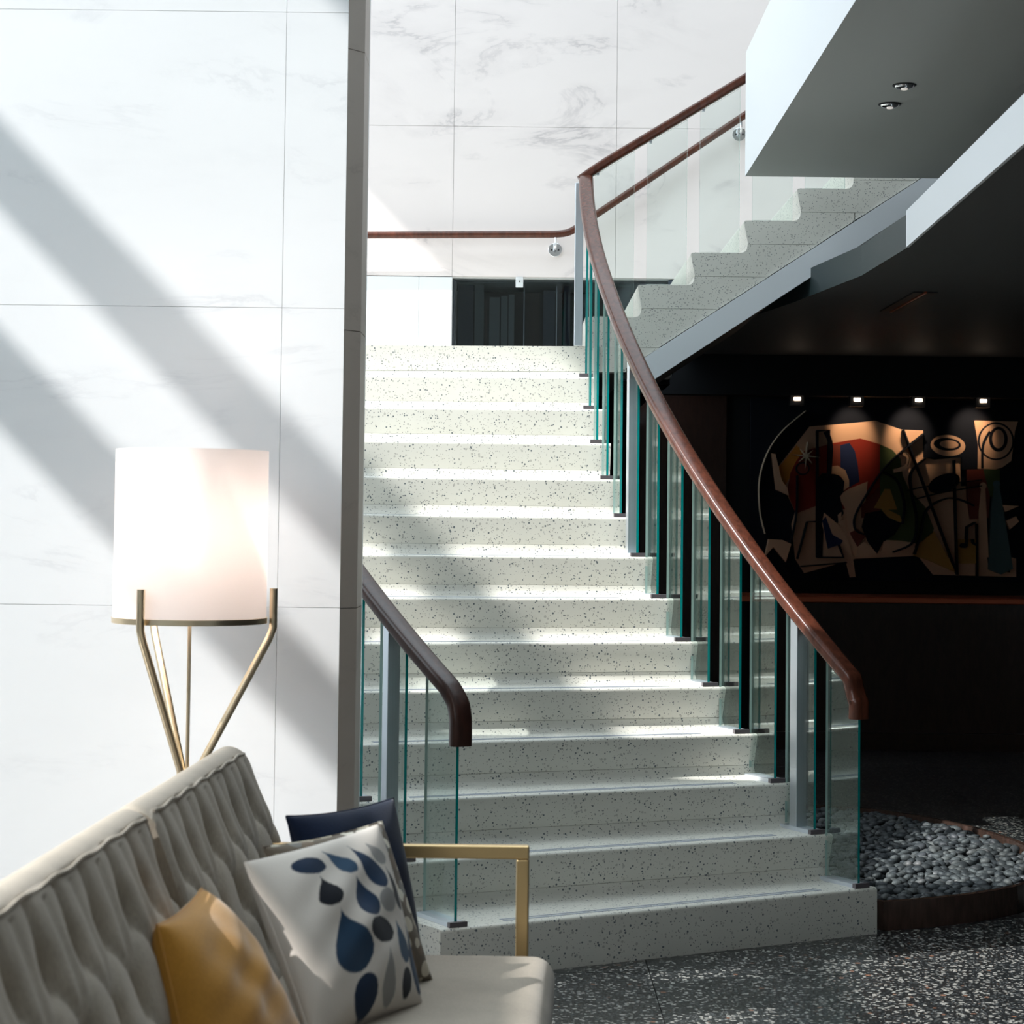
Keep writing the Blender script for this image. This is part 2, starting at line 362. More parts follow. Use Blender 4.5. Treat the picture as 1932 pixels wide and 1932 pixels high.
box('lounge_light_blocker', (-1.6, 10.7, 0), (-1.5, 14.6, 2.2), M['black'])['kind'] = 'structure'  # unseen wall added to keep facade light out of the lounge
wk = box('wall_behind', (-6.4, -7.2, 0), (9, -7, 9.2), M['outer'])
box('ambient_blocker', (-6.1, -7, 0), (-5.98, 12.3, 3.0), M['outer'], fa); tag(wk, kind='structure')  # unseen low wall added to reduce ambient light on the floor

# ================================================================== STAIRCASE, LOWER FLIGHT
R = .165
PX = (.6295, -.4791, .2379, .0174); PYc = (8.8166, 1.1892, .1742, .0854); PP = (.1857, -.3043, .0344)
def poly(c, n):
    s = (n - 7.5) / 6.5; return sum(a * s ** i for i, a in enumerate(c))
def axes(n):
    ph = poly(PP, n); return Vector((-math.cos(ph), -math.sin(ph), 0)), Vector((-math.sin(ph), math.cos(ph), 0))
def at(n, off=0, back=0, z=None):
    """point on nosing line n (float), off metres left of the right end, back metres up the stair"""
    rd, tg = axes(n); p = Vector((poly(PX, n), poly(PYc, n), 0)) + rd * off + tg * back
    p.z = n * R if z is None else z; return p
WID = 1.775
st = empty('staircase', (.6, 7.4, 0), label='curved flight of fourteen pale speckled terrazzo steps with landing', cat='staircase')
PROF = [(0, .022, -.1205), (0, .0015, -.013), (0, .002, -.008), (0, .0045, -.0035), (0, .009, -.0008), (0, .015, 0), (1, -.024, 0), (1, -.008, .0022), (1, .004, .008), (1, .013, .018), (1, .018, .030), (1, .0205, .0438), (1, .055, .0438), (1, .055, -.1205)]
for n in range(1, 14):
    V = []
    for off in (0, WID):
        A, B = at(n, off), at(n + 1, off)
        B.z = A.z; d = (B - A).normalized()
        for f, ab, z in PROF:
            if n == 1 and z == -.1205: z = -.165; ab = .0015 if f == 0 else ab
            p = A + (B - A) * f + d * ab; p.z = n * R + z; V.append(p)
    k = len(PROF)
    F = [tuple(range(k)), tuple(range(k, 2 * k))[::-1]] + [(i, k + i, k + (i + 1) % k, (i + 1) % k) for i in range(k)]
    s = mk('step', V, F, M['terrazzo'], st); soft(s, 60)
    for q, (b0, b1) in enumerate(((.040, .052), (.064, .074))):
        vs = [at(n, .22, b0), at(n, 1.52, b0), at(n, 1.52, b1), at(n, .22, b1)]
        vs = [v + Vector((0, 0, .0001)) for v in vs] + [v + Vector((0, 0, .0012)) for v in vs]
        mk('grip_strip', vs, BF, M['strip'], s)
# waist slab under the treads
V, F = [], []
for n in range(1, 15):
    for off in (.06, WID - .06):
        p = at(n, off, .08)
        for z in (n * R - .125, max(.001, n * R - .34)): V.append((p.x, p.y, z))
for i in range(13):
    a = i * 4; b = a + 4
    F += [(a, b, b + 1, a + 1), (a + 2, a + 3, b + 3, b + 2), (a, a + 2, b + 2, b), (a + 1, b + 1, b + 3, a + 3)]
F += [(0, 1, 3, 2), (52, 54, 55, 53)]
mk('soffit', V, F, M['stringer'], st)
# landing slab
L0, L1 = at(14, 0), at(14, WID)
YN = 10.3
lp = [(L1.x, L1.y), (L0.x, L0.y), (.42, YN), (.55, YN), (.55, YB - .003), (-3, YB - .003), (-3, L1.y + .1)]
lv = [(p[0], p[1] + (.019 if i < 2 else 0), 2.31 - .1205) for i, p in enumerate(lp)] + [(p[0], p[1], 2.31) for p in lp]; k = len(lp)
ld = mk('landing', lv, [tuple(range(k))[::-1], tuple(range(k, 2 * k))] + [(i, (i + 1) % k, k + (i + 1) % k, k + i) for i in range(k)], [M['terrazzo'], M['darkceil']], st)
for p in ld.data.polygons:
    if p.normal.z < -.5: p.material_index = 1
box('landing_beam', (-1.3, 10.62, 2.03), (.40, YB - .01, 2.188), M['stringer'], st)

# ================================================================== UPPER FLIGHT
uf = empty('upper_flight', (.9, YN, 2.19), label='straight upper flight of speckled terrazzo steps rising right behind the glass', cat='staircase')
RU, TU = .1595, .2565
X1, Z1 = .344, 2.4555
def bottom(x): return 2.247 + (x - .61) * .664
NU = 9
for k in range(1, NU + 1):
    xn, zt = X1 + (k - 1) * TU, Z1 + (k - 1) * RU
    zb_ = zt - RU + .045
    if k == 1: zb_ = 2.3105
    xr_bot = .61 + (zb_ - 2.247) / .664; xr_top = .61 + (zt + .045 - 2.247) / .664
    xe = 1.652
    P = [(xn + .022, zb_), (xn + .002, zt - .010), (xn + .004, zt - .004), (xn + .011, zt), (xn + TU - .020, zt), (xn + TU + .002, zt + .004), (xn + TU + .013, zt + .014), (xn + TU + .018, zt + .026), (xn + TU + .020, zt + .0435)]
    if xr_bot < xe < xr_top and xn + TU < xe:      # vertical joint in the side face
        s = prism_y('step', P + [(xe - .001, zt + .0435), (xe - .001, max(zb_, bottom(xe))), (xr_bot, zb_)] if xr_bot < xe else P, YN, YB - .003, M['terrazzo'], uf)
        prism_y('side_block', [(xe + .002, bottom(xe) + .004), (xr_top, zt + .0435), (xe + .002, zt + .0435)], YN, YN + .05, M['terrazzo'], uf)
    else:
        if xr_top < xn + TU + .03: xr_top = xn + TU + .03
        s = prism_y('step', P + [(xr_top, zt + .0435), (max(xr_bot, xn + .03), zb_)], YN, YB - .003, M['terrazzo'], uf)
    soft(s, 60)
xa, xe2 = .42, 2.9
# first side block below the landing level, down to the stringer line
prism_y('side_block', [(.412, 2.188), (.52, 2.188), (.612, 2.247), (.71, 2.3085), (.412, 2.3085)], YN - .002, YN + .1, M['terrazzo'], uf)
def soff(x): return 2.14 + (x - .662) * .669
prism_y('stringer', [(.585, bottom(.585) - .005), (.662, soff(.662)), (xe2, soff(xe2)), (xe2, bottom(xe2) - .005)], YN - .012, YN + .08, M['stringer'], uf)
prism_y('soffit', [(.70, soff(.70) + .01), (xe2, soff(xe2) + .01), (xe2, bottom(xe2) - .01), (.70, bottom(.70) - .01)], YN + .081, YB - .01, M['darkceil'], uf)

# ================================================================== BALUSTRADES
def pane(name, p0, p1, z0a, z0b, z1a, z1b, th, parent):
    """upright glass plate between two plan points; faces clear, edges green"""
    d = Vector((p1[0] - p0[0], p1[1] - p0[1], 0)).normalized(); nn = Vector((-d.y, d.x, 0)) * th / 2
    a, b = Vector((p0[0], p0[1], 0)), Vector((p1[0], p1[1], 0))
    V = []
    for s in (-1, 1): V += [a + nn * s + Vector((0, 0, z0a)), b + nn * s + Vector((0, 0, z0b)), b + nn * s + Vector((0, 0, z1b)), a + nn * s + Vector((0, 0, z1a))]
    F = [(0, 1, 2, 3), (7, 6, 5, 4), (0, 4, 5, 1), (1, 5, 6, 2), (2, 6, 7, 3), (3, 7, 4, 0)]
    return mk(name, V, F, [M['glass'], M['edge'], M['edge_pale']], parent, mi=[0, 0, 1, 2, 2, 1])
def hr(t, side):
    return .695 + (.805 - .695) * min(1, max(0, (t - 1) / 9)) if side else .715 + .085 * min(1, max(0, (t - 1) / 9))
def railz(t, side): return t * R + hr(t, side)
RP = rrect(.070, .050, .016)
def solve_t(n, back, off):
    """the float step index whose point at `off` lies `back` metres up from nosing n"""
    A, B = at(n, off), at(n + 1, off); A.z = B.z = 0
    return n + back / (B - A).length
def post(n, back, off, side, s=.045, parent=None, lift=.012):
    rd, tg = axes(n); c = at(n, off, back); t = solve_t(n, back, off)
    zt = railz(t, side) - .02
    V = []
    for z in (n * R + lift, zt):
        for a, b in ((-1, -1), (1, -1), (1, 1), (-1, 1)):
            p = c + rd * (a * s / 2) + tg * (b * s / 2); dz = b * s / 2 / .235 * R if z == zt else 0
            V.append((p.x, p.y, z + dz))
    mk('post', V, BF, M['steel'], parent, bev=.002)
def shoe(n, off, b0, b1, parent, cap=True):
    rd, tg = axes(n)
    V = []
    for z in (n * R + .0005, n * R + .014):
        for a, b in ((-.03, b0), (.03, b0), (.03, b1), (-.03, b1)):
            p = at(n, off, b) + rd * a; V.append((p.x, p.y, z))
    o = mk('base_shoe', V, BF, M['shoe'], parent)
    V = []
    for z in (n * R + .0005, n * R + .016):
        for a, b in ((-.032, b0 - .018), (.032, b0 - .018), (.032, b0 - .0005), (-.032, b0 - .0005)):
            p = at(n, off, b) + rd * a; V.append((p.x, p.y, z))
    mk('shoe_cap', V, BF, M['shoecap'], o)
def balustrade(side, nmax, off, label, posts, plen):
    root = empty('balustrade', at(1, off, .1), label=label, cat='balustrade')
    for n in range(1, nmax + 1):
        b0 = .032; L = plen(n)
        p0, p1 = at(n, off, b0), at(n, off, b0 + L)
        t0, t1 = solve_t(n, b0, off), solve_t(n, b0 + L, off)
        lim = (lambda z: min(z, 1 * R + .58)) if n == 1 else (lambda z: z)
        z1a = railz(t0, side) - .022
        pane('glass_panel', p0, p1, n * R + .012, n * R + .012, z1a - (.05 if n == 1 else 0), railz(t1, side) - .022, .010, root)
        shoe(n, off, b0 - .004, b0 + L, root)
    for n, bk in posts: post(n, bk, off - .0 if side else off, side, parent=root)
    return root
def rail_path(side, off, tmax, t0=1.28):
    P, S = [], []
    n0 = at(1, off, .032)                      # near edge of the first pane
    rd, tg = axes(1)
    zb = R + (.60 if side else .575); zt = railz(1.14 if side else 1.10, side)
    base = Vector((n0.x, n0.y, 0)) - (Vector() if side else tg * .022)
    arc = [base + tg * .004 + Vector((0, 0, zb)), base + tg * .004 + Vector((0, 0, zb + .06)), base + tg * .008 + Vector((0, 0, zt - .060)), base + tg * .026 + Vector((0, 0, zt - .020))]
    arc = smoothpath(arc + [at(t0, off, 0, railz(t0, side))], 4)[:-1]
    P += arc; S += [-rd] * len(arc)
    t = t0
    while t < tmax:
        p = at(t, off, 0, railz(t, side)); P.append(p); S.append(-axes(t)[0]); t += .25
    p = at(tmax, off, 0, railz(tmax, side)); P.append(p); S.append(-axes(tmax)[0])
    return P, S
br = balustrade(True, 13, .06, 'long right-hand glass balustrade with curving reddish wood handrail, from first step to upper flight', [(2, .14), (8, .14)], lambda n: .170 if n > 3 else .185)
P, S = rail_path(True, .06, 14.0)
e = P[-1].copy(); P.append(e + Vector((0, .035, .012))); S.append(S[-1])
sweep('handrail', P, S, RP, M['wood_rail'], br)
CX_, CZ_ = e.x, e.z
# upper part of the same rail, running right over the upper flight
zu = lambda x: 3.150 + (x - .345) * .62
UPt = [(CX_ - .03, YN + .0, zu(CX_) - .03), (CX_ + .03, YN, zu(CX_ + .03) - .004)] + [(x, YN, zu(x)) for x in (.45, .7, 1.0, 1.4, 1.9, 2.4)]
sweep('handrail', UPt, (0, -1, 0), rrect(.055, .044, .014), M['wood_rail'], br)
# landing post
lpz = at(14, .075, -.0)
box('post', (CX_ - .052, YN - .06, 2.3105), (CX_ - .012, YN - .02, 3.10), M['steel'], br, bev=.002)
box('glass_channel', (CX_ + .06, YN - .014, 2.29), (CX_ + .062, YN + .014, 2.295), M['shoe'], br)
for k in range(0, 8):
    xn = X1 + (k - 1) * TU; zt = Z1 + (k - 1) * RU if k else 2.31
    x0, x1 = xn + .045, xn + .045 + .194
    if k == 0: x0, x1 = CX_ + .05, CX_ + .05
    if x1 - x0 < .02: continue
    pane('glass_panel', (x0, YN + .035), (x1, YN + .035), zt + .006, zt + .006, zu(x0) - .028, zu(x1) - .028, .015, br)
    sh = box('rail_clip', (x0 + .01, YN + .022, zu(x0 + .01) - .030), (x0 + .022, YN + .048, zu(x0 + .01) - .018), M['shoe'], br)
OL = 1.705
bl = balustrade(False, 5, OL, 'short left-hand glass balustrade with shaded handrail curling down beside the marble wall end', [(2, .16)], lambda n: .215)
P, S = rail_path(False, OL, 6.2, 1.25)
sweep('handrail', P, S, RP, M['wood_shaded'], bl)
# wall handrail on the back wall
wh = empty('wall_handrail', (.24, YB, 3.04), label='slim reddish wood handrail on brackets along the back marble wall', cat='handrail')
pts = smoothpath([(-1.6, 12.2, 3.085), (-.85, 12.2, 3.097), (.15, 12.2, 3.112)], 4) + smoothpath([(.22, 12.2, 3.113), (.30, 12.2, 3.122), (.36, 12.2, 3.152), (.456, 12.2, 3.22)], 4) + [Vector((x, 12.2, 3.22 + (x - .456) * .689)) for x in (.7, 1.318, 2.0, 2.6)]
tube('rail', pts, .021, M['wood_rail'], wh, 14)
for bx, bz in ((.238, 3.035), (1.30, 3.72), (-1.3, 3.015)):
    V, F = [], []
    k = 24
    for y in (YB - .012, YB):
        for j in range(k): V.append((bx + .04 * math.cos(2 * PI * j / k), y, bz + .04 * math.sin(2 * PI * j / k)))
    F = [tuple(range(k)), tuple(range(k, 2 * k))[::-1]] + [(j, k + j, k + (j + 1) % k, (j + 1) % k) for j in range(k)]
    b = mk('bracket', V, F, M['chrome'], wh, bev=.002)
    tube('bracket_arm', smoothpath([(bx, YB - .012, bz), (bx, YB - .085, bz), (bx, YB - .1, bz + .02), (bx, YB - .1, bz + .06)], 4), .007, M['chrome'], b, 8)
    for sx in (-.02, .02): box('screw', (bx + sx - .005, YB - .016, bz - .005), (bx + sx + .005, YB - .012, bz + .005), M['drk'], b)

# ================================================================== PLANTER AND PEBBLES
pl = empty('pebble_planter', (1.5, 9, 0), label='low oval planter with brown curb, filled with pebbles, beneath the stairs', cat='planter')
ring = smoothpath([(1.36, 7.77, 0), (1.555, 7.855, 0), (1.79, 8.01, 0), (2.02, 8.26, 0), (2.19, 8.70, 0), (2.235, 9.17, 0), (2.11, 9.74, 0), (1.90, 10.14, 0), (1.63, 10.39, 0), (1.30, 10.42, 0), (1.05, 10.2, 0), (.90, 9.8, 0), (.86, 9.2, 0), (.88, 8.7, 0), (1.0, 8.35, 0), (1.15, 8.1, 0), (1.25, 7.95, 0), (1.36, 7.77, 0)], 5)[:-1]
cen = Vector((1.5, 9.1, 0))
V, F = [], []; k = len(ring)
for s, z in ((0, 0), (0, .105), (-.028, .105), (-.028, .04)):
    for p in ring:
        d = (p - cen).normalized(); q = p + d * s; V.append((q.x, q.y, z))
for i in range(3):
    for j in range(k): F.append((i * k + j, i * k + (j + 1) % k, (i + 1) * k + (j + 1) % k, (i + 1) * k + j))
M['curb'] = wood('curb_wood', (.05, .03, .024), (.08, .045, .035), .25, .4)
mk('curb', V, F, M['curb'], pl)
mk('bed', [(p.x, p.y, .055) for p in [cen + (q - cen) * .985 for q in ring]], [tuple(range(k))], M['black'], pl)
def inside(x, y):
    c = False; n = len(ring)
    for i in range(n):
        a, b = ring[i], ring[i - 1]
        if (a.y > y) != (b.y > y) and x < (b.x - a.x) * (y - a.y) / (b.y - a.y) + a.x: c = not c
    return c
def stone(seed):
    r = random.Random(seed); bm = bmesh.new(); bmesh.ops.create_icosphere(bm, subdivisions=2, radius=1)
    sx, sy, sz = 1.0, r.uniform(.62, .85), r.uniform(.42, .6)
    for v in bm.verts:
        c = v.co; k = 1 + .10 * math.sin(3 * c.x + seed) * math.cos(2.3 * c.y + seed * 2) + .05 * math.sin(5 * c.z + seed)
        v.co = Vector((c.x * sx, c.y * sy, c.z * sz)) * k
    me = bpy.data.meshes.new('pebble'); bm.to_mesh(me); bm.free(); me.shade_smooth(); return me
pm = []
for i, c in enumerate(((.055, .062, .07), (.08, .088, .094), (.04, .045, .05), (.11, .115, .118))):
    mm = mat('pebble_stone', c, .55); ns, lk, b = nodes(mm)
    t = N(ns, 'ShaderNodeTexCoord'); n1 = N(ns, 'ShaderNodeTexNoise'); n1.inputs['Scale'].default_value = 2.5; n1.inputs['Detail'].default_value = 5; lk.new(t.outputs['Object'], n1.inputs['Vector'])
    r = ramp(ns, [(.35, tuple(q * .7 for q in c)), (.7, tuple(q * 1.35 for q in c))]); lk.new(n1.outputs[0], r.inputs[0]); lk.new(r.outputs[0], b.inputs['Base Color'])
    pm.append(mm)
stones = [stone(i) for i in range(8)]
for i, s in enumerate(stones): s.materials.append(pm[i % 4])
spots = []
y = 7.7
row = 0
while y < 10.5:
    x = .5 + (row % 2) * .024
    while x < 2.3:
        px, py = x + random.uniform(-.012, .012), y + random.uniform(-.010, .010)
        if all(inside(px + q * math.cos(g), py + q * math.sin(g)) for q in (.048,) for g in (0, .8, 1.6, 2.4, 3.2, 4, 4.8, 5.5)):
            # leave out what lies beneath the steps
            ok = True
            for n in range(1, 14):
                a = at(n, 0)
                if py > a.y - .1 and py < at(n + 1, 0).y + .1 and px < a.x - .12: ok = False
            if ok: spots.append((px, py))
        x += .047
    y += .040; row += 1
def pxsize(p): return -p[1]
vis = sorted([p for p in spots if p[0] / p[1] < .252], key=lambda p: p[1])
rest = [p for p in spots if p[0] / p[1] >= .252]
def mtx(px, py, r):
    s = r.uniform(.023, .031)
    return Matrix.Translation((px, py, .078 + r.uniform(-.008, .014))) @ Matrix.Rotation(r.uniform(0, PI), 4, 'Z') @ Matrix.Rotation(r.uniform(-.35, .35), 4, 'X') @ Matrix.Rotation(r.uniform(-.3, .3), 4, 'Y') @ Matrix.Scale(s, 4)
rr = random.Random(3)
for p in vis[:300]:
    o = bpy.data.objects.new('pebble', stones[rr.randrange(8)]); C.objects.link(o); o.parent = pl
    o.matrix_parent_inverse = Matrix.Translation(-pl.location); o.matrix_basis = mtx(p[0], p[1], rr)
bm = bmesh.new()
for p in vis[300:] + rest:
    i = rr.randrange(8); tm = bpy.data.meshes.new('t'); b2 = bmesh.new(); b2.from_mesh(stones[i]); b2.transform(mtx(p[0], p[1], rr))
    for f in b2.faces: f.material_index = i % 4
    b2.to_mesh(tm); b2.free(); bm.from_mesh(tm); bpy.data.meshes.remove(tm)
me = bpy.data.meshes.new('pebbles'); bm.to_mesh(me); bm.free(); me.shade_smooth()
for q in pm: me.materials.append(q)
o = bpy.data.objects.new('pebbles', me); C.objects.link(o); o.parent = pl; o.matrix_parent_inverse = Matrix.Translation(-pl.location); o['kind'] = 'stuff'

# ================================================================== BAR COUNTER, MURAL, SPOTLIGHTS
bc = empty('bar_counter', (4.0, 13.9, 0), label='long dark bar counter with glowing copper-red edge below the mural', cat='counter')
M['copper'] = mat('copper_edge', (.42, .10, .045), .3, .6)
box('counter_body', (1.62, 13.95, 0), (8.7, 14.45, .96), M['darkwood'], bc)
box('counter_top', (1.50, 13.85, .96), (8.75, 14.5, 1.0), M['copper'], bc, bev=.006)
box('foot_rail', (1.62, 13.90, .05), (8.7, 13.949, .12), M['darkwood'], bc)
mu = empty('mural', (2.7, 14.6, 1.6), label='wide abstract mural of curved red, green, orange and peach shapes on the far wall', cat='mural')
MC = {'k': (.010, .012, .018), 'p': (.58, .36, .235), 'r': (.25, .03, .02), 'o': (.60, .25, .05), 'n': (.02, .03, .08), 'g': (.07, .09, .04), 'm': (.16, .04, .03), 'y': (.40, .22, .06), 't': (.07, .11, .12), 'w': (.62, .50, .36)}
MM = {a: mat('mural_paint', c, .9, spec=.05) for a, c in MC.items()}
YM = 14.63
def mp(x, y): 
    p = W(1380 + x / 3.5, 680 + y / 3.5, YM); return (p.x, p.z)
def el(cx, cy, rx, ry, a=0, k=28):
    a = math.radians(a); return [(cx + rx * math.cos(t) * math.cos(a) - ry * math.sin(t) * math.sin(a), cy + rx * math.cos(t) * math.sin(a) + ry * math.sin(t) * math.cos(a)) for t in [2 * PI * i / k for i in range(k)]]
def line(P, w, sm=True):
    Q = smoothpath([(a, b, 0) for a, b in P], 6) if sm and len(P) > 2 else [Vector((a, b, 0)) for a, b in P]
    A, B = [], []
    for i, p in enumerate(Q):
        t = (Q[min(len(Q) - 1, i + 1)] - Q[max(0, i - 1)]).normalized(); n = Vector((-t.y, t.x, 0)) * w / 2
        A.append((p.x + n.x, p.y + n.y)); B.append((p.x - n.x, p.y - n.y))
    return A + B[::-1]
def star(cx, cy, r1, r2, k=8):
    o = []
    for i in range(2 * k):
        a = PI * i / k + .1; r = (r1 * (1 if i % 4 else 1.5)) if i % 2 == 0 else r2; o.append((cx + r * math.cos(a), cy + r * math.sin(a)))
    return o
box('mural_panel', (mp(130, 0)[0], YM, mp(0, 1445)[1]), (5.6, YM + .03, mp(0, 250)[1]), MM['k'], mu)
SH = [('p', [(310, 700), (515, 437), (730, 420), (950, 398), (1125, 458), (1265, 462), (1265, 640), (1340, 655), (1515, 640), (1515, 830), (1640, 830), (1640, 1300), (1690, 1300), (1695, 1380), (1840, 1400), (1850, 1300), (1880, 1310), (1880, 1430), (1330, 1415), (1230, 1290), (820, 1310), (480, 1405), (420, 1310), (395, 1080), (420, 1000), (370, 890), (310, 760)]),
 ('o', [(315, 700), (430, 560), (490, 620), (400, 750), (350, 830), (318, 780)]),
 ('r', [(430, 660), (480, 600), (650, 550), (850, 515), (985, 555), (985, 830), (900, 1000), (560, 960), (425, 1012), (365, 870), (390, 740)]),
 ('n', [(718, 560), (780, 545), (815, 600), (835, 700), (845, 800), (775, 840), (720, 740)]),
 ('m', [(640, 560), (718, 552), (718, 700), (640, 700)]),
 ('g', [(980, 555), (1060, 590), (1115, 650), (1130, 760), (1170, 850), (1280, 970), (1335, 1110), (1305, 1225), (1120, 1190), (1000, 1185), (960, 1100), (980, 830)]),
 ('m', [(860, 960), (980, 830), (985, 990), (880, 1040), (855, 1040)]),
 ('p', [(740, 870), (770, 850), (898, 800), (885, 930), (855, 960), (855, 1130), (770, 1130), (750, 980), (705, 900)]),
 ('k', [(555, 790), (600, 745), (700, 752), (745, 800), (745, 860), (715, 900), (740, 1010), (690, 1090), (610, 1010), (600, 1300), (555, 1300)]),
 ('p', [(640, 700), (700, 695), (750, 725), (775, 790), (775, 835), (738, 862), (745, 800), (720, 765), (680, 750), (640, 748)]),
 ('p', [(610, 1005), (700, 1080), (770, 1180), (800, 1300), (818, 1430), (780, 1432), (755, 1330), (700, 1220), (640, 1240), (595, 1080)]),
 ('n', [(597, 1060), (620, 1030), (665, 1150), (735, 1190), (720, 1215), (635, 1243)]),
 ('p', [(700, 1020), (725, 1000), (722, 1060), (748, 1050), (740, 1090), (705, 1080)]),
 ('y', [(938, 975), (1010, 850), (1045, 850), (1092, 985), (1030, 985), (1110, 1025), (1128, 1075), (1060, 1050), (1000, 1025), (990, 980)]),
 ('k', [(880, 1010), (990, 990), (1030, 1035), (1120, 1075), (1075, 1150), (1000, 1200), (960, 1275), (900, 1200), (860, 1100)]),
 ('m', [(780, 1140), (830, 1110), (885, 1160), (830, 1230)]),
 ('p', [(830, 1230), (870, 1200), (925, 1235), (960, 1285), (820, 1305)]),
 ('p', [(1000, 1195), (1180, 1200), (1215, 1250), (1100, 1262), (985, 1265)]),
 ('y', [(1215, 1225), (1335, 1130), (1480, 1400), (1300, 1320), (1200, 1290)]),
 ('y', [(1480, 1180), (1610, 1180), (1610, 1340), (1480, 1340)]),
 ('k', [(1268, 462), (1590, 400), (1622, 560), (1622, 718), (1515, 720), (1515, 640), (1268, 645)]),
 ('p', el(1425, 563, 115, 70, 5)), ('k', el(1420, 555, 90, 42, 4)), ('p', el(1432, 555, 62, 27, 4)),
 ('p', [(1595, 398), (1885, 405), (1865, 470), (1855, 560), (1838, 690), (1740, 720), (1620, 715), (1622, 560)]),
 ('k', el(1740, 535, 120, 125)), ('p', el(1740, 535, 108, 114)), ('k', el(1755, 522, 62, 82)), ('p', el(1755, 520, 40, 62)),
 ('k', line([(1650, 715), (1655, 560), (1700, 470)], 16)),
 ('m', [(1545, 720), (1655, 720), (1700, 900), (1690, 1040), (1570, 1050), (1550, 900)]),
 ('g', [(1655, 720), (1765, 720), (1765, 900), (1700, 900)]),
 ('k', [(1765, 720), (1932, 600), (1932, 950), (1770, 940)]),
 ('p', [(1640, 845), (1668, 845), (1690, 1300), (1618, 1300), (1625, 1000)]), ('p', el(1653, 830, 22, 24)),
 ('t', [(1725, 830), (1760, 830), (1790, 1000), (1850, 1375), (1775, 1412), (1692, 1380), (1705, 1000)]), ('t', el(1742, 818, 24, 24)),
 ('p', [(1780, 955), (1890, 962), (1800, 1000)]), ('p', [(1805, 1060), (1870, 1030), (1888, 1065), (1830, 1115)]),
 ('k', el(1400, 812, 105, 58, -22)),
 ('k', line([(560, 468), (640, 462), (636, 760)], 12, False)), ('k', line([(562, 465), (562, 800)], 14, False)), ('k', line([(618, 470), (650, 560), (640, 760)], 26)),
 ('w', line([(485, 335), (330, 470), (230, 620), (180, 800), (185, 1000), (218, 1145)], 5)),
 ('p', [(258, 615), (285, 620), (325, 790), (365, 850), (372, 892), (290, 855)]), ('k', line([(430, 760), (425, 1010), (385, 1215)], 9)), ('k', el(465, 715, 44, 42)), ('m', el(465, 715, 36, 34)),
 ('w', star(487, 632, 62, 12)),
 ('p', [(218, 1290), (240, 1180), (330, 1185), (388, 1212), (352, 1332), (270, 1232)]),
 ('k', line([(430, 1310), (495, 1065), (555, 1065)], 9, False)), ('k', line([(560, 1300), (735, 1300), (705, 1220)], 9, False)), ('k', line([(455, 1360), (755, 1335)], 7, False)),
 ('k', line([(1127, 460), (1480, 1405)], 9, False)), ('k', line([(1462, 660), (1470, 1000), (1482, 1415)], 9, False)), ('k', line([(1612, 1080), (1614, 1425)], 7, False)),
 ('k', line([(1262, 485), (1110, 610), (1000, 720), (890, 880), (810, 1030), (815, 1120), (880, 1150)], 8)),
 ('k', line([(1000, 740), (1090, 800), (1135, 950), (1120, 1080)], 9)), ('k', line([(1270, 650), (1180, 740), (1180, 860), (1215, 1050), (1190, 1200), (1060, 1265)], 9)),
 ('k', line([(1200, 1280), (1240, 1150), (1280, 990), (1400, 915), (1500, 920), (1590, 960)], 9)), ('k', line([(1150, 860), (1300, 830), (1640, 790)], 6)), ('k', line([(1210, 915), (1400, 870), (1640, 830)], 6)),
 ('p', line([(1065, 730), (1110, 720), (1150, 690), (1155, 640), (1120, 615)], 24)), ('k', line([(1120, 600), (1160, 640), (1150, 700)], 5)),
 ('k', line([(1540, 1220), (1545, 1100), (1600, 1070)], 8, False)), ('k', el(1523, 1222, 22, 16)), ('k', line([(1612, 1220), (1585, 1205), (1580, 1180)], 10)),
]
for i, (c, pts) in enumerate(SH):
    q = [mp(*p) for p in pts]
    y0 = YM - .0012 * (i + 1)
    prism_y('painted_shape', q, y0, YM, MM[c], mu)
YS = 13.95
vl = box('valance', (.9, YS - .06, 2.305), (8.8, YS + .10, 2.57), M['black']); vl.name = 'trim_1'; tag(vl, kind='structure')
for i, (x, z) in enumerate(((1.859, 2.30), (2.25, 2.30), (2.651, 2.30), (3.073, 2.30), (3.49, 2.30))):
    lab = ['small lit spotlight above the mural, leftmost of the row', 'small lit spotlight above the mural, second from left', 'small lit spotlight above the mural, second from the right edge of the photo', 'small lit spotlight above the mural, nearest the right edge of the photo', 'small lit spotlight above the mural, beyond the picture edge'][i]
    if i == 4: continue
    s = empty('recessed_spotlight', (x + .0, YS - .06, 2.29), label=lab, cat='spotlight', group='spotlights above the mural')
    box('lamp_housing', (x - .045, YS - .055, 2.24), (x + .045, YS + .03, 2.3045), M['drk'], s)
    box('lens', (x - .021, YS - .0625, 2.272), (x + .021, YS - .0555, 2.292), M['lamplit'], s)
    if i:
        ld_ = bpy.data.lights.new('mural_spot', 'SPOT'); ld_.energy = (0, 7, 9, 8)[i]; ld_.spot_size = math.radians(56); ld_.spot_blend = .8; ld_.color = (1, .72, .46); ld_.shadow_soft_size = .02
        lo = bpy.data.objects.new('mural_spot', ld_); C.objects.link(lo); lo.location = (x + .06, YS + .42, 2.36)
        lo.rotation_euler = Vector((.02, .32, -.30)).to_track_quat('-Z', 'Y').to_euler(); lo.parent = s; lo.matrix_parent_inverse = Matrix.Translation(-s.location)
# slot diffuser in the dark ceiling
sl = empty('slot_diffuser', (1.95, 10.5, 2.57), label='dark two-slot air diffuser in the lounge ceiling', cat='vent')
for dx in (-.035, .035): box('slot', (1.95 + dx - .022, 10.05, 2.563), (1.95 + dx + .022, 10.98, 2.5695), M['drk'], sl)
box('slot_divider', (1.944, 10.05, 2.561), (1.956, 10.98, 2.5695), M['copper'], sl)
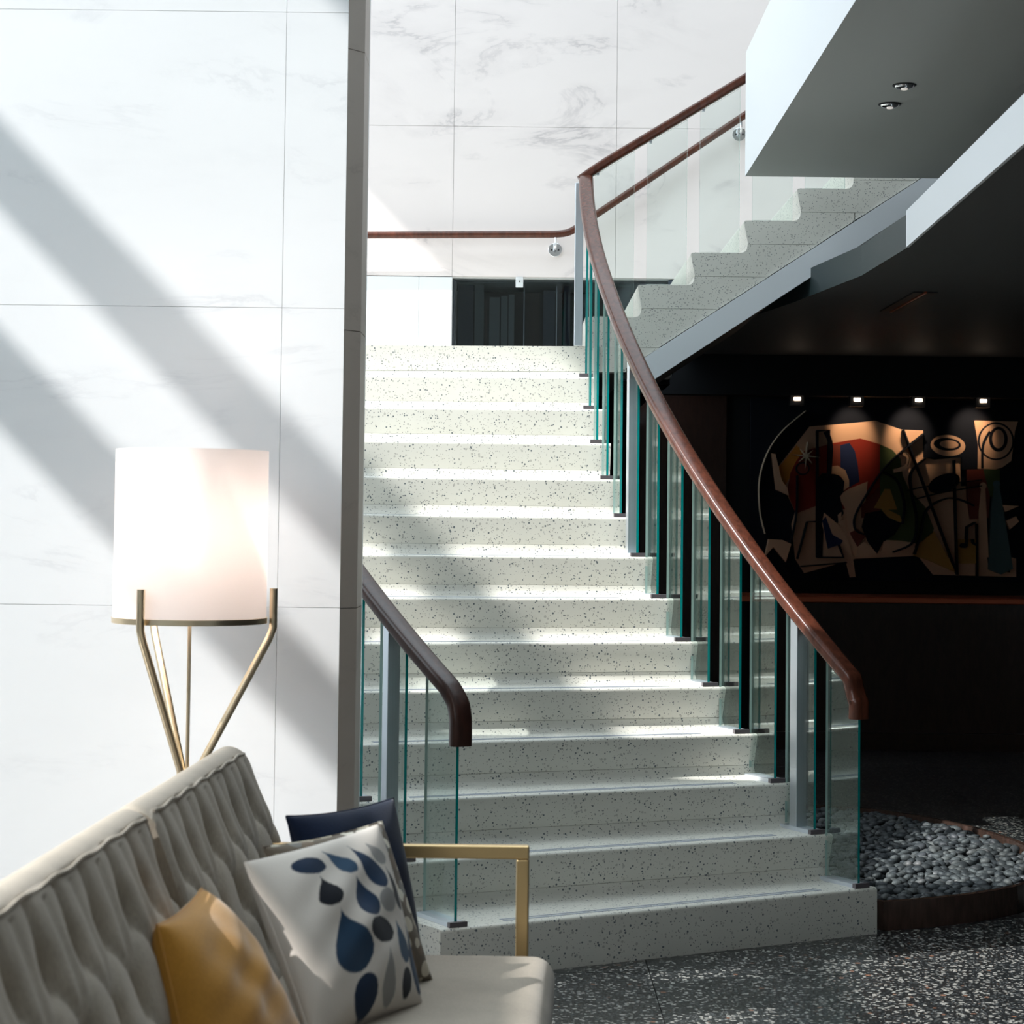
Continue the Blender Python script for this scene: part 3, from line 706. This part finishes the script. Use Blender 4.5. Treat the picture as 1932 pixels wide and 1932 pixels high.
# downlights in the upper slab
for i, (x, y) in enumerate(((1.440, 7.841), (1.450, 8.202))):
    d = empty('downlight', (x, y, 3.094), label=['round recessed ceiling downlight in the grey soffit, upper right of the pair', 'round recessed ceiling downlight in the grey soffit, lower left of the pair'][i], cat='downlight', group='downlights in the grey soffit')
    lathe('trim_ring', [(.036, -.0005), (.044, -.0005), (.044, -.004), (.036, -.005)], (x, y, 3.094), M['drk'], d, 32, True)
    lathe('lens', [(.0005, -.0145), (.013, -.0145), (.012, -.019), (.0005, -.021)], (x, y, 3.094), M['lens'], d, 20)
    lathe('reflector', [(.036, -.004), (.034, -.009), (.028, -.013), (.014, -.015), (.0005, -.015)], (x, y, 3.094), M['chrome'], d, 32)

# ================================================================== FLOOR LAMP
LX, LY = -.909, 6.08
fp = empty('floor_lamp', (LX, LY, 0), label='floor lamp with white drum shade on angled brass legs, behind the sofa', cat='lamp')
M['shade'] = bpy.data.materials.new('lampshade'); M['shade'].use_nodes = True
ns, lk = M['shade'].node_tree.nodes, M['shade'].node_tree.links; pb = ns['Principled BSDF']
tl = N(ns, 'ShaderNodeBsdfTranslucent'); tl.inputs[0].default_value = (.96, .91, .885, 1); df = N(ns, 'ShaderNodeBsdfDiffuse'); df.inputs[0].default_value = (.95, .92, .905, 1)
mx = N(ns, 'ShaderNodeMixShader'); mx.inputs[0].default_value = .42; lk.new(df.outputs[0], mx.inputs[1]); lk.new(tl.outputs[0], mx.inputs[2]); lk.new(mx.outputs[0], ns['Material Output'].inputs[0]); ns.remove(pb)
zt, zb2 = 1.652, 1.175
lathe('shade', [(.216, zb2), (.216, zt), (.2145, zt), (.2145, zb2)], (LX, LY, 0), M['shade'], fp, 64, True)
lathe('shade_ring', [(.2165, zb2 - .012), (.2195, zb2 - .012), (.2195, zb2 + .004), (.2165, zb2 + .004)], (LX, LY, 0), M['lampbrass'], fp, 64, True)
for a in (4, 244, 125):
    c, s = math.cos(math.radians(a)), math.sin(math.radians(a))
    r = .236
    pts = [(LX + r * c, LY + r * s, 1.262), (LX + r * c, LY + r * s, 1.150), (LX + (r - .012) * c, LY + (r - .012) * s, 1.118), (LX + .028 * c, LY + .028 * s, .74), (LX + .028 * c, LY + .028 * s, .66), (LX + .20 * c, LY + .20 * s, .02), (LX + .20 * c, LY + .20 * s, 0.0)]
    tube('leg', pts, .0115, M['lampbrass'], fp, 10)
tube('stem', [(LX, LY, .66), (LX, LY, 1.36)], .0055, M['lampbrass'], fp, 8)
lathe('hub', [(.001, .655), (.03, .66), (.03, .745), (.001, .75)], (LX, LY, 0), M['lampbrass'], fp, 20)
for a in (4, 124, 244):
    tube('spider_arm', [(LX, LY, 1.178), (LX + .216 * math.cos(math.radians(a)), LY + .216 * math.sin(math.radians(a)), 1.178)], .003, M['lampbrass'], fp, 6)
M['bulb'] = mat('bulb', (1, .9, .8), .3, emis=(1, .86, .74), estr=5)
lathe('bulb', [(.0005, 1.46), (.02, 1.455), (.034, 1.425), (.03, 1.39), (.014, 1.36), (.0005, 1.36)], (LX, LY, 0), M['bulb'], fp, 20)
pd = bpy.data.lights.new('lamp_light', 'POINT'); pd.energy = 5; pd.color = (1, .90, .83); pd.shadow_soft_size = .12
po = bpy.data.objects.new('lamp_light', pd); C.objects.link(po); po.parent = fp; po.location = (0, 0, 1.42)

# ================================================================== SOFA
sf = empty('sofa', (-.35, 4.3, 0), label='light beige linen sofa with tufted back and square brass arm frame', cat='sofa')
YAW = math.radians(2.2)
SX = lambda y: (y - 5.5) * math.tan(YAW)        # shift of the sofa line towards the near end
def gauss(a, s): return math.exp(-(a / s) ** 2)
def back_section(y0, y1):
    nu, nv = 110, 64
    # profile (x, z) from the seat up the front, over the top, down the rear
    prof = smoothpath([(-.485, .36, 0), (-.505, .46, 0), (-.560, .60, 0), (-.615, .74, 0), (-.650, .82, 0), (-.668, .855, 0), (-.690, .874, 0), (-.716, .880, 0), (-.742, .868, 0), (-.752, .84, 0), (-.745, .76, 0), (-.69, .55, 0), (-.62, .34, 0)], 8)
    np_ = len(prof); V, F = [], []
    L = y1 - y0
    for i in range(nu + 1):
        y = y0 + L * i / nu; e = min(i, nu - i) / nu * L
        k = 1 - max(0, 1 - e / .035) ** 2 * .45          # rounded ends
        for j, p in enumerate(prof):
            x, z = p.x, p.y
            t = (prof[min(np_ - 1, j + 1)] - prof[max(0, j - 1)]).normalized(); nx, nz = t.y, -t.x
            v = j / (np_ - 1)
            d = 0
            if j < 44:
                sp = .185
                u = (y - y0) / sp
                # rows of buttons, staggered
                for zr, ph in ((.755, .5), (.615, 0.0), (.49, .5)):
                    f = (u - ph) - round(u - ph)
                    d -= .030 * gauss(f * sp, .028) * gauss(z - zr, .030)
                    d -= .012 * gauss(f * sp, .05) * gauss(z - zr, .06)
                f = (u - .5) - round(u - .5)
                if z > .70: d -= .016 * gauss(f * sp, .016) * min(1, (z - .70) / .05) * (1 if z < .85 else max(0, 1 - (z - .85) / .03))
                f0 = u - round(u)
                if z > .62: d -= .006 * gauss(f0 * sp, .014) * min(1, (z - .62) / .04) * (1 if z < .85 else .0)
                # diagonal pleats between rows
                for (za, pa), (zb_, pb_) in (((.755, .5), (.615, 0.0)), ((.615, 0.0), (.49, .5))):
                    if zb_ < z < za:
                        tt = (z - zb_) / (za - zb_)
                        for sgn in (-1, 1):
                            c0 = pb_ + sgn * .5 * tt; f = (u - c0) - round(u - c0); d -= .013 * gauss(f * sp, .014)
                d += .006 * math.sin(u * 2.3 + z * 9) * gauss(z - .6, .25)
            cz = .62; cx = -.64
            xx, zz = x + nx * d, z + nz * d
            zz = cz + (zz - cz) * (1 - (1 - k) * .10 * (z > .62)); xx = xx + (cx - xx) * (1 - k) * .35
            V.append((xx + SX(y), y, zz))
    for i in range(nu):
        for j in range(np_ - 1): F.append((i * np_ + j, (i + 1) * np_ + j, (i + 1) * np_ + j + 1, i * np_ + j + 1))
    F.append(tuple(range(np_))); F.append(tuple(nu * np_ + j for j in range(np_))[::-1])
    o = mk('back_cushion', V, F, M['linen'], sf); soft(o, 60)
    # piping along the top seam
    pp = [(-.672 + SX(y0 + L * i / 40), y0 + L * i / 40, .864 + .003 * math.sin(i * 1.1)) for i in range(1, 40)]
    tube('piping', pp, .0035, M['linen'], o, 6)
    return o
YF = 5.50
back_section(4.32, YF)
back_section(2.9, 4.30)
def rbox(name, x0, x1, y0, y1, z0, z1, r, m, parent, crown=0.0, nx=24, ny=60):
    """soft box: rounded edges, gently crowned top"""
    def ax(a0, a1, n): 
        out = []
        for i in range(7): out.append(a0 + r * (1 - math.cos(PI / 2 * i / 6)))
        for i in range(1, n): out.append(a0 + r + (a1 - a0 - 2 * r) * i / n)
        for i in range(7): out.append(a1 - r + r * math.sin(PI / 2 * i / 6))
        return out
    X, Y = ax(x0, x1, nx), ax(y0, y1, ny); V, F = [], []
    def drop(a, a0, a1):
        e = min(a - a0, a1 - a); return r - math.sqrt(max(0, r * r - max(0, r - e) ** 2)) if e < r else 0
    n, mm_ = len(X), len(Y)
    for s in (1, -1):
        for x in X:
            for y in Y:
                d = math.hypot(drop(x, x0, x1), drop(y, y0, y1)); d = min(d, r)
                u, v = (x - x0) / (x1 - x0) * 2 - 1, (y - y0) / (y1 - y0) * 2 - 1
                z = (z1 - d + crown * (1 - u ** 4) * (1 - v ** 8)) if s > 0 else (z0 + d)
                V.append((x + SX(y), y, z))
    for s in (0, 1):
        o = s * n * mm_
        for i in range(n - 1):
            for j in range(mm_ - 1):
                q = (o + i * mm_ + j, o + (i + 1) * mm_ + j, o + (i + 1) * mm_ + j + 1, o + i * mm_ + j + 1); F.append(q if s == 0 else q[::-1])
    o = n * mm_; bd = [i * mm_ for i in range(n)] + [(n - 1) * mm_ + j for j in range(1, mm_)] + [i * mm_ + mm_ - 1 for i in range(n - 2, -1, -1)] + [j for j in range(mm_ - 2, 0, -1)]
    for a, b in zip(bd, bd[1:] + bd[:1]): F.append((a, b, o + b, o + a))
    ob = mk(name, V, F, m, parent); soft(ob, 70); return ob
rbox('seat_cushion', -.56, .128, 2.9, 5.30, .25, .400, .055, M['linen'], sf, .012)
rbox('seat_base', -.62, .09, 2.92, 5.40, .17, .27, .02, M['linen'], sf)
def arm(y):
    pr = rrect(.032, .032, .005, 2)
    o = tube('arm', [(-.66 + SX(y), y, .625), (.043 + SX(y), y, .625)], .016, M['brass'], sf, 4)
    bpy.data.objects.remove(o)
    h = .0165
    box('arm_rail', (-.655 + SX(y), y - h, .622 - h), (.058 + SX(y), y + h, .622 + h), M['brass'], sf, bev=.004)
    box('arm_post', (.058 - 2 * h + SX(y), y - h, 0), (.058 + SX(y), y + h, .622 - h - .0005), M['brass'], sf, bev=.004)
    box('leg', (-.655 + SX(y), y - h, 0), (-.655 + 2 * h + SX(y), y + h, .622 - h - .0005), M['brass'], sf, bev=.004)
arm(5.46); arm(2.85)
box('frame_rail', (.02 + SX(4), 2.9, .12), (.05 + SX(4), 5.45, .165), M['brass'], sf, bev=.004)

# ================================================================== CUSHIONS
DROPS = [('D',[(-0.2,0.62),(-0.24,0.59),(-0.3,0.57),(-0.37,0.56),(-0.45,0.57),(-0.53,0.59),(-0.6,0.62),(-0.64,0.66),(-0.66,0.7),(-0.65,0.74),(-0.62,0.77),(-0.56,0.79),(-0.49,0.8),(-0.4,0.8),(-0.33,0.78),(-0.26,0.75),(-0.22,0.71),(-0.2,0.66)]),('S',[(-0.16,0.84),(-0.15,0.83),(-0.14,0.81),(-0.12,0.78),(-0.1,0.73),(-0.09,0.68),(-0.07,0.62),(-0.05,0.56),(-0.01,0.51),(0.04,0.48),(0.09,0.45),(0.14,0.45),(0.18,0.45),(0.21,0.47),(0.22,0.51),(0.22,0.55),(0.2,0.59),(0.16,0.64),(0.09,0.68),(0.02,0.72),(-0.04,0.76),(-0.1,0.79),(-0.13,0.82),(-0.15,0.83)]),('N',[(0.24,0.81),(0.24,0.8),(0.26,0.77),(0.27,0.72),(0.28,0.65),(0.29,0.57),(0.29,0.48),(0.31,0.39),(0.35,0.32),(0.4,0.26),(0.47,0.21),(0.53,0.19),(0.58,0.19),(0.62,0.22),(0.65,0.26),(0.66,0.32),(0.64,0.39),(0.59,0.46),(0.52,0.53),(0.44,0.6),(0.36,0.67),(0.3,0.72),(0.27,0.77),(0.25,0.8)]),('G',[(0.5,0.79),(0.51,0.79),(0.52,0.77),(0.52,0.74),(0.53,0.7),(0.53,0.66),(0.53,0.61),(0.55,0.56),(0.57,0.52),(0.61,0.49),(0.65,0.47),(0.7,0.47),(0.74,0.47),(0.77,0.49),(0.79,0.52),(0.8,0.55),(0.79,0.59),(0.75,0.63),(0.71,0.66),(0.65,0.69),(0.59,0.72),(0.55,0.75),(0.52,0.77),(0.51,0.79)]),('K',[(-0.37,0.53),(-0.37,0.52),(-0.37,0.5),(-0.38,0.47),(-0.41,0.43),(-0.45,0.39),(-0.49,0.33),(-0.52,0.28),(-0.53,0.24),(-0.5,0.2),(-0.46,0.17),(-0.41,0.15),(-0.35,0.15),(-0.29,0.15),(-0.24,0.17),(-0.2,0.21),(-0.18,0.25),(-0.19,0.29),(-0.22,0.34),(-0.27,0.39),(-0.31,0.43),(-0.34,0.47),(-0.36,0.5),(-0.36,0.52)]),('N',[(0.14,0.42),(0.14,0.41),(0.14,0.39),(0.13,0.35),(0.1,0.29),(0.06,0.23),(0.02,0.16),(0.0,0.09),(0.0,0.02),(0.03,-0.03),(0.08,-0.07),(0.14,-0.09),(0.2,-0.1),(0.27,-0.09),(0.32,-0.06),(0.36,-0.01),(0.37,0.04),(0.36,0.11),(0.32,0.17),(0.26,0.24),(0.21,0.3),(0.17,0.35),(0.15,0.39),(0.14,0.41)]),('G',[(0.71,0.02),(0.68,-0.02),(0.64,-0.06),(0.59,-0.08),(0.53,-0.08),(0.47,-0.07),(0.43,-0.05),(0.4,-0.01),(0.38,0.03),(0.39,0.08),(0.42,0.12),(0.46,0.15),(0.51,0.17),(0.57,0.18),(0.62,0.17),(0.67,0.14),(0.7,0.11),(0.71,0.06)]),('K',[(0.72,0.45),(0.72,0.45),(0.72,0.42),(0.72,0.38),(0.72,0.33),(0.71,0.26),(0.71,0.19),(0.71,0.12),(0.71,0.06),(0.73,0.0),(0.76,-0.04),(0.79,-0.06),(0.82,-0.07),(0.84,-0.06),(0.86,-0.03),(0.87,0.01),(0.87,0.07),(0.86,0.13),(0.83,0.2),(0.8,0.27),(0.77,0.33),(0.74,0.38),(0.73,0.42),(0.72,0.45)]),('S2',[(-0.3,0.12),(-0.3,0.1),(-0.3,0.07),(-0.32,0.01),(-0.37,-0.06),(-0.43,-0.15),(-0.5,-0.25),(-0.54,-0.34),(-0.55,-0.43),(-0.5,-0.51),(-0.43,-0.56),(-0.33,-0.59),(-0.23,-0.6),(-0.13,-0.58),(-0.05,-0.53),(0.02,-0.47),(0.05,-0.39),(0.03,-0.31),(-0.03,-0.22),(-0.12,-0.13),(-0.2,-0.05),(-0.26,0.02),(-0.29,0.07),(-0.3,0.1)]),('K',[(0.51,-0.3),(0.47,-0.34),(0.42,-0.38),(0.35,-0.4),(0.27,-0.4),(0.19,-0.39),(0.12,-0.35),(0.07,-0.31),(0.04,-0.26),(0.05,-0.21),(0.08,-0.17),(0.14,-0.13),(0.21,-0.12),(0.29,-0.11),(0.37,-0.13),(0.44,-0.16),(0.48,-0.2),(0.51,-0.25)]),('S',[(0.62,-0.15),(0.62,-0.16),(0.62,-0.18),(0.61,-0.22),(0.6,-0.27),(0.57,-0.33),(0.55,-0.39),(0.53,-0.45),(0.53,-0.51),(0.55,-0.56),(0.59,-0.59),(0.63,-0.62),(0.67,-0.62),(0.71,-0.61),(0.74,-0.59),(0.77,-0.55),(0.78,-0.5),(0.77,-0.44),(0.74,-0.38),(0.7,-0.32),(0.67,-0.27),(0.64,-0.22),(0.63,-0.18),(0.62,-0.16)]),('N',[(0.83,-0.14),(0.83,-0.16),(0.84,-0.19),(0.83,-0.25),(0.82,-0.33),(0.8,-0.42),(0.77,-0.53),(0.76,-0.63),(0.77,-0.72),(0.79,-0.8),(0.83,-0.87),(0.87,-0.91),(0.91,-0.92),(0.95,-0.9),(0.99,-0.86),(1.01,-0.8),(1.01,-0.71),(1.0,-0.62),(0.97,-0.52),(0.93,-0.42),(0.89,-0.33),(0.86,-0.25),(0.84,-0.19),(0.84,-0.16)]),('D',[(0.01,-0.85),(-0.03,-0.91),(-0.08,-0.96),(-0.15,-0.99),(-0.23,-1.0),(-0.29,-0.99),(-0.35,-0.95),(-0.38,-0.9),(-0.39,-0.84),(-0.38,-0.77),(-0.34,-0.71),(-0.29,-0.67),(-0.22,-0.64),(-0.15,-0.63),(-0.08,-0.64),(-0.03,-0.67),(0.01,-0.72),(0.02,-0.78)]),('G',[(0.32,-0.44),(0.32,-0.45),(0.31,-0.47),(0.29,-0.51),(0.26,-0.56),(0.21,-0.62),(0.16,-0.69),(0.12,-0.76),(0.1,-0.82),(0.11,-0.88),(0.13,-0.93),(0.16,-0.96),(0.2,-0.97),(0.25,-0.97),(0.29,-0.95),(0.33,-0.91),(0.36,-0.85),(0.37,-0.78),(0.36,-0.71),(0.35,-0.64),(0.33,-0.57),(0.32,-0.52),(0.32,-0.47),(0.32,-0.45)]),('K',[(0.71,-0.83),(0.69,-0.88),(0.65,-0.91),(0.61,-0.94),(0.57,-0.95),(0.53,-0.94),(0.51,-0.91),(0.5,-0.87),(0.5,-0.83),(0.52,-0.78),(0.55,-0.73),(0.58,-0.69),(0.62,-0.67),(0.66,-0.66),(0.7,-0.67),(0.72,-0.69),(0.73,-0.73),(0.73,-0.78)])]
def inpoly(P, x, y):
    c = False; n = len(P)
    for i in range(n):
        (ax_, ay_), (bx_, by_) = P[i], P[i - 1]
        if (ay_ > y) != (by_ > y) and x < (bx_ - ax_) * (y - ay_) / (by_ - ay_) + ax_: c = not c
    return c
def pillow(name, TL, TR, BL, BR, th, m, n=60, seed=1, pinch=.10, paint=None, sm=None):
    """soft square cushion through four corners; front is the side facing (TR-TL) x (BL-TL)"""
    TL, TR, BL, BR = map(Vector, (TL, TR, BL, BR)); r = random.Random(seed)
    nn = ((TR - TL).cross(BL - TL)).normalized() * -1
    if nn.y > 0 and abs(nn.y) > abs(nn.x): nn = -nn
    V, F, cols = [], [], []
    ph = [r.uniform(0, 6) for _ in range(6)]
    for s in (1, -1):
        for i in range(n + 1):
            for j in range(n + 1):
                u, v = i / n * 2 - 1, j / n * 2 - 1
                # edges curve inwards between the pointed corners
                uu = u * (1 - pinch * (1 - v * v)); vv = v * (1 - pinch * (1 - u * u))
                a, b = (uu + 1) / 2, (vv + 1) / 2
                p = (TL * (1 - a) + TR * a) * b + (BL * (1 - a) + BR * a) * (1 - b)
                h = ((1 - u * u) * (1 - v * v)) ** .42 * th / 2
                h *= 1 + .07 * math.sin(3 * u + ph[0]) * math.sin(2.5 * v + ph[1])
                h += .006 * math.sin(7 * u + 5 * v + ph[2]) * (1 - abs(u)) * (1 - abs(v)) + .004 * math.sin(11 * v - 6 * u + ph[3]) * (1 - u * u) * (1 - v * v)
                V.append(p + nn * h * s)
                if paint: cols.append(paint(u, v) if s > 0 else paint(2, 2))
    k = n + 1
    for s in (0, 1):
        o = s * k * k
        for i in range(n):
            for j in range(n):
                q = (o + i * k + j, o + (i + 1) * k + j, o + (i + 1) * k + j + 1, o + i * k + j + 1); F.append(q if s == 0 else q[::-1])
    # weld the two sides at the rim
    me = bpy.data.meshes.new(name); me.from_pydata([tuple(v) for v in V], [], F)
    me.materials.append(m)
    if paint:
        at_ = me.color_attributes.new('print', 'FLOAT_COLOR', 'POINT')
        for i, c in enumerate(cols): at_.data[i].color = (*c, 1)
    bm = bmesh.new(); bm.from_mesh(me); bmesh.ops.remove_doubles(bm, verts=bm.verts, dist=.0004); bmesh.ops.recalc_face_normals(bm, faces=bm.faces); bm.to_mesh(me); bm.free()
    me.shade_smooth(); o = bpy.data.objects.new(name, me); C.objects.link(o)
    c = (TL + TR + BL + BR) / 4
    # seam piping around the rim
    rim = []
    K = 24
    for q in range(4):
        for i in range(K):
            t = i / K * 2 - 1
            u, v = [(t, 1), (1, -t), (-t, -1), (-1, t)][q]
            uu = u * (1 - pinch * (1 - v * v)); vv = v * (1 - pinch * (1 - u * u)); a, b = (uu + 1) / 2, (vv + 1) / 2
            rim.append((TL * (1 - a) + TR * a) * b + (BL * (1 - a) + BR * a) * (1 - b))
    rim.append(rim[0]); tube('seam', rim, .0028, sm or m, o, 6)
    return o
DC = {'D': (.003, .016, .045), 'S': (.030, .070, .125), 'N': (.004, .024, .065), 'G': (.27, .26, .25), 'K': (.004, .005, .010), 'S2': (.012, .038, .078)}
BASEC = (.62, .565, .51)
def dpaint(u, v):
    if u > 1.5: return BASEC
    acc = [0, 0, 0]; h = .004
    for du, dv in ((-h, -h), (h, -h), (-h, h), (h, h)):
        c = BASEC
        for k_, P_, bb in DPB:
            if bb[0] <= u + du <= bb[1] and bb[2] <= v + dv <= bb[3] and inpoly(P_, u + du, v + dv): c = DC[k_]; break
        acc = [x + y / 4 for x, y in zip(acc, c)]
    return tuple(acc)
DPB = [(k_, P_, (min(p[0] for p in P_), max(p[0] for p in P_), min(p[1] for p in P_), max(p[1] for p in P_))) for k_, P_ in DROPS]
M['dropfab'] = fabric('drop_print_cotton', (.62, .565, .51), .06)
ns, lk, b = nodes(M['dropfab']); at2 = N(ns, 'ShaderNodeAttribute', attribute_name='print'); lk.new(at2.outputs['Color'], b.inputs['Base Color'])
M['linen_white'] = fabric('white_cotton', (.62, .565, .51), .06)
M['pebblefab'] = fabric('pebble_print_cotton', (.5, .45, .4), .1); ns, lk, b = nodes(M['pebblefab'])
t = N(ns, 'ShaderNodeTexCoord'); v1 = N(ns, 'ShaderNodeTexVoronoi'); v1.inputs['Scale'].default_value = 26; v1.inputs['Randomness'].default_value = .75; lk.new(t.outputs['Object'], v1.inputs['Vector'])
r1 = ramp(ns, [(.0, (.62, .56, .45)), (.3, (.20, .15, .11)), (.5, (.72, .68, .58)), (.7, (.22, .21, .19)), (.85, (.38, .33, .25)), (1, (.75, .72, .64))]); r1.color_ramp.interpolation = 'CONSTANT'
sp = N(ns, 'ShaderNodeSeparateColor'); lk.new(v1.outputs['Color'], sp.inputs[0]); lk.new(sp.outputs[0], r1.inputs[0])
lt = N(ns, 'ShaderNodeMath', operation='LESS_THAN'); lk.new(v1.outputs['Distance'], lt.inputs[0]); lt.inputs[1].default_value = .50
mx = N(ns, 'ShaderNodeMix', data_type='RGBA'); lk.new(lt.outputs[0], mx.inputs[0]); mx.inputs[6].default_value = (.16, .13, .10, 1); lk.new(r1.outputs[0], mx.inputs[7]); lk.new(mx.outputs[2], b.inputs['Base Color'])
P_ = lambda x, y, d: tuple(W(x, y, d))
o = pillow('cushion', P_(462, 1628, 4.55), P_(713, 1556, 4.86), P_(590, 1975, 4.32), P_(797, 1898, 4.70), .17, M['dropfab'], n=150, seed=3, paint=dpaint, pinch=.05, sm=M['linen_white'])
tag(o, 'white cushion printed with blue, black and grey teardrops on the sofa', 'cushion', 'cushions on the sofa')
o = pillow('cushion', P_(497, 1598, 4.80), P_(720, 1550, 5.02), P_(600, 1900, 4.70), P_(815, 1850, 4.93), .14, M['pebblefab'], seed=5, pinch=.05)
tag(o, 'brown and beige pebble-patterned cushion behind the teardrop cushion', 'cushion', 'cushions on the sofa')
o = pillow('cushion', P_(540, 1540, 5.14), P_(742, 1506, 5.34), P_(610, 1850, 5.02), P_(796, 1806, 5.20), .17, M['navy'], seed=8, pinch=.06)
tag(o, 'plain navy cushion at the far end of the sofa by the brass arm', 'cushion', 'cushions on the sofa')
o = pillow('cushion', P_(296, 1746, 3.98), P_(380, 1676, 4.26), P_(360, 2080, 3.86), P_(590, 2000, 4.20), .17, M['yellow'], seed=11, pinch=.06)
tag(o, 'mustard yellow cushion leaning on the sofa back', 'cushion', 'cushions on the sofa')
